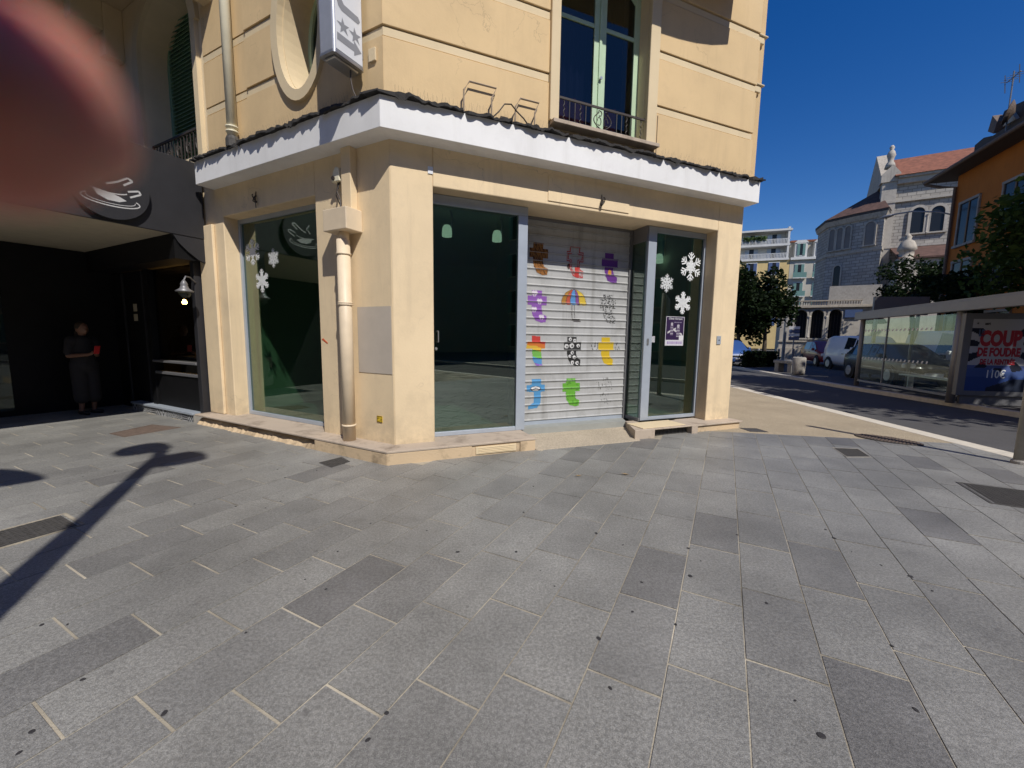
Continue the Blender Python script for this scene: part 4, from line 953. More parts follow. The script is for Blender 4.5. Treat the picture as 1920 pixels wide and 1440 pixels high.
MB(FL).lathe(FL(8.35, 1.95, 2.975), [(0.10, 0), (0.10, 0.014)], 20).build('downlight', 'downlight', CAF)
# round logo plate with the coffee cup
FCS = Fr(FL(3.95, 0, 0).x, FL(3.95, 0, 0).y, 208.28, 118.28)
nn = 40; MB(FCS).prism([(1.16 + 0.42 * math.cos(2 * math.pi * k / nn), 3.42 + 0.42 * math.sin(2 * math.pi * k / nn)) for k in range(nn)], 0.0, 0.07).build('logo_plate', 'panel_black', CAF)
lg = MB(FCS)
def stroke(mb, pts, w, o):
    for (a, b), (c, d) in zip(pts, pts[1:]):
        L = math.hypot(c - a, d - b) or 1; nx, ny = -(d - b) / L * w / 2, (c - a) / L * w / 2
        mb.flat([(a + nx, b + ny), (a - nx, b - ny), (c - nx, d - ny), (c + nx, d + ny)], o)
def earc(cx, cz, rx, rz, a0, a1, n=18): return [(cx + rx * math.cos(R_(a0 + (a1 - a0) * k / n)), cz + rz * math.sin(R_(a0 + (a1 - a0) * k / n))) for k in range(n + 1)]
stroke(lg, earc(1.16, 3.24, 0.30, 0.075, 150, 395), 0.014, 0.072); stroke(lg, earc(1.16, 3.25, 0.25, 0.055, 170, 375), 0.008, 0.073)
lg.flat([(1.34, 3.36), (1.30, 3.28), (1.20, 3.235), (1.08, 3.235), (1.00, 3.27), (1.06, 3.30), (1.14, 3.33)], 0.072)
stroke(lg, earc(1.18, 3.38, 0.20, 0.05, 200, 340), 0.014, 0.073); stroke(lg, [(0.98, 3.40), (0.86, 3.44), (0.84, 3.40), (0.96, 3.33)], 0.022, 0.072)
stroke(lg, [(1.02, 3.47), (0.92, 3.55), (0.97, 3.58), (1.08, 3.50), (1.20, 3.44)], 0.025, 0.073); stroke(lg, [(1.3, 3.44), (1.22, 3.52), (1.28, 3.60)], 0.02, 0.072)
lg.build('cup_emblem', 'emblem_grey', CAF, fixn=False)
# wall, jambs, windows and base
MB(FL).box(4.16, 4.27, 0.0, 0.14, 0.16, 2.97).build('jamb', 'panel_black', CAF, bevel=0.006)
MB(FL).box(4.271, 5.80, 0.02, 0.11, 0.165, 0.74).build('stall_riser', 'black', CAF)
MB(FL).box(4.271, 5.80, 0.0, 0.13, 0.741, 0.785).build('window_ledge', 'alu_dark', CAF, bevel=0.004)
MB(FL).box(4.271, 5.80, 0.0, 0.16, 0.955, 0.99).build('chrome_rail', 'alu_dark', CAF, bevel=0.004)
MB(FL).box(4.271, 5.80, 0.03, 0.04, 0.992, 2.62).build('pane', 'glass_dark', CAF)
MB(FL).box(5.801, 5.95, 0.0, 0.14, 0.0, 2.62).build('jamb', 'black', CAF)
MB(FL).box(5.951, 7.4, 0.0, 0.10, 0.0, 2.62).build('wall_panel', 'black', CAF)
for u in (6.05, 6.9): MB(FL).box(u, u + 0.05, 0.10, 0.12, 0.1, 2.6).build('door_stile', 'panel_black', CAF)
MB(FL).box(6.40, 6.55, 0.101, 0.104, 1.88, 2.02).build('notice', 'soffit', CAF); MB(FL).box(6.40, 6.56, 0.101, 0.104, 1.70, 1.83).build('notice', 'soffit', CAF)
MB(FL).box(7.41, 7.5, 0.0, 4.2, 0.0, 2.985).build('return_wall', 'black', CAF)
MB(FL).box(7.395, 7.409, 1.55, 2.55, 0.1, 2.3).build('return_glass', 'glass_clear', CAF)
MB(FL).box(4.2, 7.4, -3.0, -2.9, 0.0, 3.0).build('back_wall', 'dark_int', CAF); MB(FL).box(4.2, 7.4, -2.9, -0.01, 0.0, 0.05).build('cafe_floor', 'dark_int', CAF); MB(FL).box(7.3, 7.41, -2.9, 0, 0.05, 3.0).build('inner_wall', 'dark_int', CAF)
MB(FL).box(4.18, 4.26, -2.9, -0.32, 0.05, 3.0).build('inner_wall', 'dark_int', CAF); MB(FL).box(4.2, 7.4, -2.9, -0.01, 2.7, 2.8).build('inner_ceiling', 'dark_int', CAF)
MB(FL).box(4.28, 6.6, 0.0, 0.26, 0.126, 0.162).build('base_ledge', 'alu', CAF, bevel=0.004)
def tile_fn(kind):
    def f(x, y):
        d = (0.05, 0.05, 0.055); w = (0.55, 0.56, 0.57)
        if x < 0.04 or x > 0.96: return (0.25, 0.25, 0.25)
        if kind == 0: return d if int((x + y * 0.6) * 6) % 2 else w
        if kind == 1: return d if (abs(x - 0.5) + abs(y - 0.5)) % 0.3 < 0.14 else w
        if kind == 2: return d if math.hypot(x - .5, y - .5) % 0.24 < 0.12 else w
        if kind == 3: return d if int(y * 7) % 2 and 0.1 < x < 0.9 else w
        if kind == 4: return d if (abs(x - 0.5) * 2 + (y - .5)) % 0.5 < 0.22 else w
        return d if abs(math.sin(x * 9) * 0.3 + 0.5 - y) < 0.16 else w
    return f
for k in range(12):
    u = 4.30 + k * 0.19
    b = MB(FL); raster(FL, u + 0.003, u + 0.187, 0.0, 0.125, 0.235, 14, 10, tile_fn((0, 3, 2, 4, 1, 5)[k % 6]), b)
    b.build('tile', 'art', CAF, fixn=False)
MB(FL).box(4.28, 6.6, 0.02, 0.2335, -0.02, 0.124).build('tile_backing', 'concrete', CAF)
lan = root('wall_lantern', FL(3.98, 0.36, 2.2), 'grey barn style wall lantern hung at the edge of the black cafe front', 'lantern')
lm_ = MB(); c = FL(3.98, 0.36, 2.12)
lm_.lathe(c, [(0.115, 0.0), (0.12, 0.012), (0.06, 0.055), (0.045, 0.10), (0.05, 0.12), (0.03, 0.16), (0.008, 0.19)], 20); lm_.build('lamp_shade', 'alu_dark', lan, smooth='auto')
MB().lathe(c, [(0.075, 0.0), (0.078, -0.03), (0.06, -0.075), (0.02, -0.095)], 16).build('globe', 'glass_clear', lan, smooth=True)
MB(FL).tubef([(3.98, 0.36, 2.30), (3.98, 0.33, 2.36), (4.06, 0.24, 2.36), (4.16, 0.12, 2.30)], 0.011, 7).build('bracket_arm', 'alu_dark', lan)
MB().lathe(FL(6.0, -0.5, 2.08), [(0.03, -0.03), (0.045, 0.0), (0.03, 0.04), (0.015, 0.06)], 12).build('pendant_bulb', 'bulb', CAF)
# counter display behind the cafe window
cdp = root('cafe_counter', FL(5.2, -0.6, 0.05), 'counter with pastries behind the dark cafe window', 'counter')
MB(FL).box(4.35, 5.75, -0.75, -0.25, 0.05, 1.02).build('counter_body', 'dark_int', cdp); MB(FL).box(4.32, 5.78, -0.78, -0.2, 1.021, 1.05).build('counter_top', 'steel', cdp)
for k in range(7): MB().lathe(FL(4.55 + 0.12 * k, -0.35 - 0.05 * (k % 2), 1.05), [(0.05, 0), (0.07, 0.02), (0.06, 0.05), (0.02, 0.065)], 10).build('pastry', 'bread', cdp, smooth=True)
cm = MB(FL); cm.box(4.9, 5.5, -1.3, -0.9, 1.1, 1.5); cm.build('coffee_machine', 'alu_dark', cdp, bevel=0.02)
MB(FL).box(4.8, 5.6, -1.35, -0.85, 0.05, 1.099).build('back_counter', 'dark_int', cdp)

# ------------------------------------------------------------------ ironwork let into the ground
def cover(name, quad, label, m, cells=None, z=0.006, rim='steel'):
    q = [Vector((x, y, 0)) for x, y in quad]; c = sum(q, Vector()) / 4; t = root(name, c, label, 'manhole cover' if 'hatch' in name or 'manhole' in name else 'grate')
    def at(a, b): return q[0] * (1 - a) * (1 - b) + q[1] * a * (1 - b) + q[2] * a * b + q[3] * (1 - a) * b
    mb = MB(); i = [mb.W(at(a, b) + Vector((0, 0, zz))) for zz in (-0.02, z - 0.003) for a, b in ((0.02, 0.02), (0.98, 0.02), (0.98, 0.98), (0.02, 0.98))]
    for f in ((3, 2, 1, 0), (4, 5, 6, 7), (0, 1, 5, 4), (1, 2, 6, 5), (2, 3, 7, 6), (3, 0, 4, 7)): mb.face([i[k] for k in f])
    mb.build('cover_plate', m, t)
    fr = MB(); 
    for (a0, b0), (a1, b1), (a2, b2), (a3, b3) in (((-.03, -.03), (1.03, -.03), (1.0, 0.0), (0, 0)), ((1.03, -.03), (1.03, 1.03), (1, 1), (1, 0)), ((1.03, 1.03), (-.03, 1.03), (0, 1), (1, 1)), ((-.03, 1.03), (-.03, -.03), (0, 0), (0, 1))):
        i = [fr.W(at(a, b) + Vector((0, 0, zz))) for zz in (-0.02, z) for a, b in ((a0, b0), (a1, b1), (a2, b2), (a3, b3))]
        for f in ((4, 5, 6, 7), (0, 1, 5, 4), (1, 2, 6, 5), (2, 3, 7, 6), (3, 0, 4, 7)): fr.face([i[k] for k in f])
    fr.build('frame', rim, t)
    if cells:
        st_ = MB(); nx, ny, fill = cells
        for a in range(nx):
            for b in range(ny):
                x0, x1, y0, y1 = (a + 0.5 - fill / 2) / nx, (a + 0.5 + fill / 2) / nx, (b + 0.5 - fill / 2) / ny, (b + 0.5 + fill / 2) / ny
                i = [st_.W(at(0.03 + 0.94 * p, 0.03 + 0.94 * r_) + Vector((0, 0, zz))) for zz in (z - 0.004, z + 0.002) for p, r_ in ((x0, y0), (x1, y0), (x1, y1), (x0, y1))]
                for f in ((4, 5, 6, 7), (0, 1, 5, 4), (1, 2, 6, 5), (2, 3, 7, 6), (3, 0, 4, 7)): st_.face([i[k] for k in f])
        st_.build('studs', m, t, kind='stuff')
    return t
cover('iron_hatch', [(-3.33, 3.02), (-3.667, 3.20), (-4.02, 2.53), (-3.69, 2.35)], 'studded iron hatch set in pale mortar at the left edge of the paving', 'iron', (9, 15, 0.6), rim='mortar')
cover('brown_hatch', [(-5.815, 6.486), (-5.254, 6.327), (-5.527, 5.722), (-5.9, 5.895)], 'flat brown rusty hatch in front of the tiled cafe base', 'rust', rim='rust')
cover('small_hatch', [(-2.237, 4.65), (-2.079, 4.87), (-1.915, 4.706), (-2.034, 4.50)], 'small dark iron hatch by the corner of the plinth', 'iron', (7, 7, 0.6), rim='iron')
cover('plain_hatch', [(4.551, 5.646), (4.865, 5.606), (4.704, 5.215), (4.385, 5.20)], 'plain grey hatch in the slabs near the beige footpath', 'iron', (10, 10, 0.5), rim='concrete')
g0 = Vector((4.84, 4.26, 0)); ga, gb = EV * 0.92, NV * -0.62
cover('steel_grate', [(v.x, v.y) for v in (g0, g0 + ga, g0 + ga + gb, g0 + gb)], 'large dark mesh grate at the right edge of the paving', 'iron', (26, 18, 0.7), rim='iron')
mh = root('round_manhole', (5.80, 6.17, 0), 'rough oval iron manhole cover where slabs meet the beige footpath', 'manhole cover')
mbm = MB(); nn = 28; rim = []
for k in range(nn):
    t = 2 * math.pi * k / nn; r = 1 + 0.05 * noise.noise((math.cos(t) * 2, math.sin(t) * 2, 3)); a = Vector((0.35, -0.45, 0)).normalized(); b_ = Vector((a.y, -a.x, 0))
    rim.append(Vector((5.80, 6.17, 0)) + a * 0.40 * r * math.cos(t) + b_ * 0.23 * r * math.sin(t))
i0 = [mbm.W(p + Vector((0, 0, -0.02))) for p in rim]; i1 = [mbm.W(p + Vector((0, 0, 0.012))) for p in rim]; mbm.face(i1)
for k in range(nn): mbm.face((i0[k], i0[(k + 1) % nn], i1[(k + 1) % nn], i1[k]))
mbm.build('cover_plate', 'iron', mh)
st_ = MB()
for gx in range(-9, 10):
    for gy in range(-6, 7):
        if (gx / 9.5) ** 2 + (gy / 6.3) ** 2 < 0.95:
            c = Vector((5.80, 6.17, 0)) + a * gx * 0.041 + b_ * gy * 0.036; st_.box(c.x - 0.012, c.x + 0.012, c.y - 0.012, c.y + 0.012, 0.01, 0.017)
st_.build('studs', 'rust', mh, kind='stuff')
cover('corner_hatch', [(3.95, 6.62), (4.22, 6.60), (4.18, 6.85), (3.92, 6.87)], 'small iron hatch in the beige footpath beside the right pillar', 'iron', rim='iron', z=0.004)
# gum and dry leaves
def gpix(x, y, z=0.0):
    d = CR * ((x - 960) / 766.67) - CU * ((y - 720) / 766.67) + CF; t = (z - EYE.z) / d.z; return EYE + d * t
GUM = [(-1.9487, 1.63), ]
for n_, (x, y) in enumerate([(308, 1337), (725, 1337), (1122, 1197), (1437, 1131), (1540, 1379), (858, 1035), (1118, 1000), (1203, 1092), (1707, 1081), (1748, 1108), (1290, 1028), (1294, 1080), (1717, 1331), (60, 1372), (36, 1412), (442, 950), (526, 940), (1382, 1003), (1548, 993), (1652, 1060), (1564, 1009), (1000, 912), (1168, 1022)] + [(rnd.uniform(40, 1880), 880 + 520 * rnd.random() ** 1.6) for _ in range(30)]):
    p = gpix(x, y); r = rnd.uniform(0.009, 0.017) if n_ < 23 else rnd.uniform(0.005, 0.012)
    if inside_building(p): continue
    mbg = MB(); ang = rnd.uniform(0, 3); k2 = rnd.uniform(0.55, 0.95)
    pts = [Vector((p.x + r * (math.cos(t) * math.cos(ang) - k2 * math.sin(t) * math.sin(ang)) * (1 + 0.18 * noise.noise((t, n_, 0))), p.y + r * (math.cos(t) * math.sin(ang) + k2 * math.sin(t) * math.cos(ang)), 0)) for t in [2 * math.pi * k / 12 for k in range(12)]]
    lo = [mbg.W(q) for q in pts]; hi = [mbg.W(q * 1 + (Vector((p.x, p.y, 0)) - q) * 0.2 + Vector((0, 0, 0.0028))) for q in pts]; mbg.face(hi)
    for k in range(12): mbg.face((lo[k], lo[(k + 1) % 12], hi[(k + 1) % 12], hi[k]))
    mbg.build('gum_spot', 'gum', pave)
LEAFL = ['dry brown leaf lying on the slabs left of the threshold', 'pale dry leaf on the slabs before the shutter', 'curled dry leaf by the broken left plinth', 'small dry leaf under the left coping']
for k, (x, y, s) in enumerate([(1084, 893, 0.045), (1172, 890, 0.05), (585, 841, 0.045), (505, 818, 0.035)]):
    p = gpix(x, y); L = MB(); a = rnd.uniform(0, 6.28); ca, sa = math.cos(a), math.sin(a)
    pts = [(-1, 0, 0.02), (-0.4, 0.35, 0.16), (0.3, 0.32, 0.2), (1.0, 0, 0.35), (0.3, -0.34, 0.12), (-0.4, -0.3, 0.05), (0, 0, 0.03)]
    i = [L.W(p + Vector(((x_ * ca - y_ * sa) * s, (x_ * sa + y_ * ca) * s, z_ * s + 0.004))) for x_, y_, z_ in pts]
    for j in range(6): L.face((i[j], i[(j + 1) % 6], i[6]))
    o = L.build('dry_leaf', 'leaf_dry', org=p, fixn=False); tag(o, LEAFL[k], 'leaf', 'dry leaves on the paving')

# ------------------------------------------------------------------ street furniture
def lens_head(mb, c, d, L, w, h):
    d = d.normalized(); sx = d.cross(Vector((0, 0, 1))).normalized(); upv = sx.cross(d); rings = []
    for k in range(13):
        t = k / 12; r = math.sin(math.pi * t ** 0.75) ** 0.8 if 0 < t < 1 else 0.02
        rings.append([mb.W(c + d * (L * (t - 0.5)) + sx * w * r * math.cos(a) + upv * h * r * math.sin(a)) for a in [2 * math.pi * j / 14 for j in range(14)]])
    for A, B in zip(rings, rings[1:]):
        for j in range(14): mb.face((A[j], A[(j + 1) % 14], B[(j + 1) % 14], B[j]))
LP = Vector((-1.28, -0.82, 0)); lampo = root('street_lamp', LP, 'street lamp behind the viewer casting its two headed shadow over the paving', 'street lamp')
MB().tube([LP, LP + Vector((0, 0, 3)), LP + Vector((0, 0, 7.15))], [0.15, 0.115, 0.065], 16).build('pole', 'pole_grey', lampo, smooth='auto')
def k3(q, h): return Vector((q[0] + 0.4302 * h, q[1] - 0.809 * h, h))
h1, h2 = k3((-4.80, 5.30), 7.9), k3((-4.02, 4.90), 7.6); top = LP + Vector((0, 0, 7.1))
MB().tube([top, top + Vector((-0.02, 0.0, 0.3)), top + Vector((-0.16, -0.05, 0.55)), h1 + Vector((-0.18, -0.02, 0))], [0.065, 0.08, 0.085, 0.05], 10).build('arm', 'pole_grey', lampo, smooth='auto')
MB().tube([top, top + Vector((0.12, -0.05, 0.20)), h2 + Vector((-0.25, 0, 0.02))], [0.05, 0.04, 0.03], 10).build('arm', 'pole_grey', lampo, smooth='auto')
for c, d, L in ((h1, Vector((1, 0.1, 0.05)), 0.62), (h2, Vector((1, -0.02, 0.05)), 0.62)):
    b = MB(); lens_head(b, c, d, L, 0.30, 0.17); b.build('lamp_head', 'pole_grey', lampo, smooth=True)
h3 = k3((-5.45, 4.02), 6.0); lp3 = root('street_lamp', (h3.x - 1.6, h3.y - 1.2, 0), 'street lamp behind the viewer whose long head shadows the left edge', 'street lamp')
b3 = Vector((h3.x - 1.6, h3.y - 1.2, 0)); MB().tube([b3, b3 + Vector((0, 0, 6.2))], [0.12, 0.06], 12).build('pole', 'pole_grey', lp3)
MB().tube([b3 + Vector((0, 0, 6.15)), h3 + Vector((-0.5, -0.3, 0.1))], 0.04, 8).build('arm', 'pole_grey', lp3)
b = MB(); lens_head(b, h3, Vector((1, 0.18, 0)), 1.35, 0.40, 0.18); b.build('lamp_head', 'pole_grey', lp3, smooth=True)
# sign post at the right edge
SPV = Vector((6.41, 5.02, 0)); spo = root('sign_post', SPV, 'pale grey sign post at the right edge beside the kerb', 'sign post')
MB().tube([SPV, SPV + Vector((0, 0, 2.68))], 0.055, 16).build('post', 'concrete', spo, smooth='auto'); MB().lathe(SPV, [(0.075, 0), (0.075, 0.03), (0.058, 0.05)], 16).build('base_collar', 'concrete', spo)
FSP = Fr(SPV.x, SPV.y, 152, 62); MB(FSP).prism([(-0.16, 2.02), (0.16, 2.02), (0.16, 2.5), (0, 2.66), (-0.16, 2.5)], 0.06, 0.075).build('sign_plate', 'alu', spo)

# bus shelter
SH = Fr(11.04, 10.21, 13, 283); SHO = root('bus_shelter', SH(2, -0.6, 0), 'grey bus shelter with glass panels and a lit style advertising panel across the road', 'bus shelter')
for u in (0.0, 4.0): MB(SH).tubef([(u, 0, 0), (u, 0, 2.30)], 0.085 if u == 0 else 0.07, 16).build('post', 'shelter', SHO, smooth='auto')
for u in (0.0, 4.0): MB(SH).tubef([(u, -1.45, 0), (u, -1.45, 2.30)], 0.05, 12).build('post', 'shelter', SHO, smooth='auto')
MB(SH).prism([(-2.4, 2.30), (4.30, 2.24), (4.30, 2.46), (-2.4, 2.56)], -0.03, 0.12).build('roof_beam', 'shelter', SHO, bevel=0.01)
rfm = MB(SH); i = [rfm.P(*q) for q in ((-2.4, 0.11, 2.562), (4.3, 0.11, 2.463), (4.3, -1.7, 2.62), (-2.4, -1.7, 2.72), (-2.4, 0.11, 2.60), (4.3, 0.11, 2.50), (4.3, -1.7, 2.66), (-2.4, -1.7, 2.76))]
for q in ((3, 2, 1, 0), (4, 5, 6, 7), (0, 1, 5, 4), (1, 2, 6, 5), (2, 3, 7, 6), (3, 0, 4, 7)): rfm.face([i[k] for k in q])
rfm.build('roof', 'shelter', SHO)
MB(SH).box(0.09, 3.93, -0.03, 0.03, 0.15, 0.21).build('bottom_rail', 'shelter', SHO); MB(SH).box(2.68, 2.71, -0.02, 0.02, 0.211, 2.26).build('mullion', 'shelter', SHO)
for a, b_ in ((0.10, 2.67), (2.72, 3.92)): MB(SH).box(a, b_, -0.006, 0.002, 0.24, 2.22).build('glass_panel', 'glass_clear', SHO)
ch = MB(SH)
for z in (0.92, 1.83):
    u = 0.9
    while u < 3.9:
        ch.flat([(u, z), (u + 0.06, z), (u + 0.03, z + 0.07), (u - 0.03, z + 0.07)], 0.005); u += 0.17
ch.build('frosted_marks', 'decal_white', SHO, fixn=False, kind='stuff')
bn = MB(SH); bn.box(0.6, 3.4, -1.2, -0.85, 0.44, 0.48); bn.build('bench_seat', 'steel', SHO); 
for u in (0.9, 3.1): MB(SH).box(u, u + 0.05, -1.1, -0.95, 0, 0.44).build('bench_leg', 'steel', SHO)
AD = Fr(11.12, 10.0, 100, 190); ADF = MB(AD).box(-0.16, 1.42, -0.16, 0.0, 0.22, 2.22).build('advert_case', 'alu_dark', SHO, bevel=0.01)
MB(AD).box(-0.02, 1.32, -0.12, -0.06, 0.0, 0.22).build('advert_foot', 'alu_dark', SHO)
def adv(x, y):
    w = (0.60, 0.60, 0.63); d = (0.015, 0.02, 0.04); blue = (0.04, 0.09, 0.30)
    a = math.atan2((y - 0.62) * 1.5, x - 0.5)
    ray = (int((a + math.pi) / (2 * math.pi) * 22) % 2) and math.hypot(x - 0.5, (y - 0.62) * 1.2) > 0.36
    if y < 0.36:
        if y > 0.30 + 0.03 * math.sin(x * 7): return d if ray else (0.10, 0.15, 0.38)
        if y < 0.18 and x > 0.35 and y < 0.05 + 0.30 * (x - 0.35): return (0.02, 0.03, 0.06)
        return blue if y < 0.2 else (0.07, 0.13, 0.36)
    if ray and (y < 0.88): return d
    return w
raster(AD, 0.0, 1.26, 0.34, 2.08, 0.003, 60, 80, adv).build('advert_poster', 'art', ADF, fixn=False, label='blue and white sale poster with red lettering')
for body, u, z, size, m_, sq in (('COUP', 0.60, 1.60, 0.42, 'advert_red', 1.15), ('DE FOUDRE', 0.60, 1.28, 0.225, 'advert_red', 1.2), ('DE LA RENTRÉE', 0.60, 1.05, 0.14, 'advert_red', 1.2), ('LE', 0.20, 1.74, 0.16, 'sign_blue', 1.3), ('110€', 0.60, 0.75, 0.27, 'decal_white', 1.0), ('aert', 0.30, 1.97, 0.09, 'car_trim', 1.0)):
    text_flat('lettering', body, AD, u, 0.006, z, size, m_, ADF, squash=sq, embold=(0.004 if body == '110€' else 0.012 * size / 0.2), wide=0.72)
text_flat('lettering', '✶', AD, 0.10, 0.006, 1.97, 0.1, 'car_trim', ADF)
hb = MB(Fr(14.9, 17.2, 100, 190)); hb.box(0.0, 1.95, -0.05, 0.05, 2.6, 3.34); hbo = hb.build('hoarding', 'alu_dark', org=Vector((14.9, 17.2, 0))); tag(hbo, 'plain grey-blue board raised behind the bus shelter roof', 'board')
hbp = MB(Fr(14.9, 17.2, 100, 190)); hbp.box(0.1, 0.2, -0.04, 0.04, 0, 2.6); hbp.build('board_post', 'shelter', hbo, org=Vector((14.9, 17.2, 0))); hbp = MB(Fr(14.9, 17.2, 100, 190)); hbp.box(1.6, 1.7, -0.04, 0.04, 0, 2.6); hbp.build('board_post', 'shelter', hbo, org=Vector((14.9, 17.2, 0)))
# bench, planter, lamp pole, direction sign on the far pavement
bq = root('concrete_bench', (12.7, 19.2, 0), 'low concrete bench on the far pavement left of the planter', 'bench')
BF = Fr(12.75, 20.0, 165, 255); MB(BF).box(0, 1.0, -0.45, 0, 0.42, 0.56).build('seat', 'concrete', bq, bevel=0.02)
for u in (0.05, 0.73): MB(BF).box(u, u + 0.22, -0.40, -0.05, 0, 0.42).build('leg', 'concrete', bq, bevel=0.01)
pq = root('round_planter', (12.72, 18.15, 0), 'grey round concrete planter beside the concrete bench', 'planter')
MB().lathe((12.72, 18.15, 0), [(0.22, 0), (0.25, 0.1), (0.26, 0.74), (0.22, 0.78), (0.2, 0.70), (0.0, 0.69)], 24).build('tub', 'concrete', pq, smooth='auto')
lq = root('grey_lamp_pole', (19.8, 30, 0), 'plain grey pole rising before the arched stone annex', 'pole')
MB().tube([(19.8, 30, -0.1), (19.8, 30, 4.2)], [0.11, 0.09], 12).build('pole', 'pole_grey', lq); MB().tube([(19.8, 30, 4.15), (20.3, 29.6, 4.22)], 0.05, 8).build('arm', 'pole_grey', lq)
dq = root('direction_sign', (17.75, 26, 0), 'post with stacked blue direction plates in front of the stone arches', 'sign')
MB().tube([(17.75, 26, 0), (17.75, 26, 2.5)], 0.035, 8).build('post', 'pole_grey', dq)
DQ = Fr(17.75, 26, 130, 220)
for k in range(4): MB(DQ).box(-0.28, 0.28, 0.04, 0.06, 1.55 + k * 0.22, 1.73 + k * 0.22).build('sign_plate', 'sign_blue' if k % 2 == 0 else 'decal_white', dq)
for k, (x, y) in enumerate(((16.2, 27.0), (17.2, 26.5), (18.9, 27.6))):
    o = MB().lathe((x, y, 0), [(0.06, 0), (0.06, 0.85), (0.075, 0.88), (0.05, 0.95)], 10).build('bollard', 'pole_grey', org=Vector((x, y, 0)))
    tag(o, ('grey bollard left of the grey pole', 'grey bollard between the pole and the direction sign', 'grey bollard in front of the red car')[k], 'bollard', 'bollards on the far pavement')

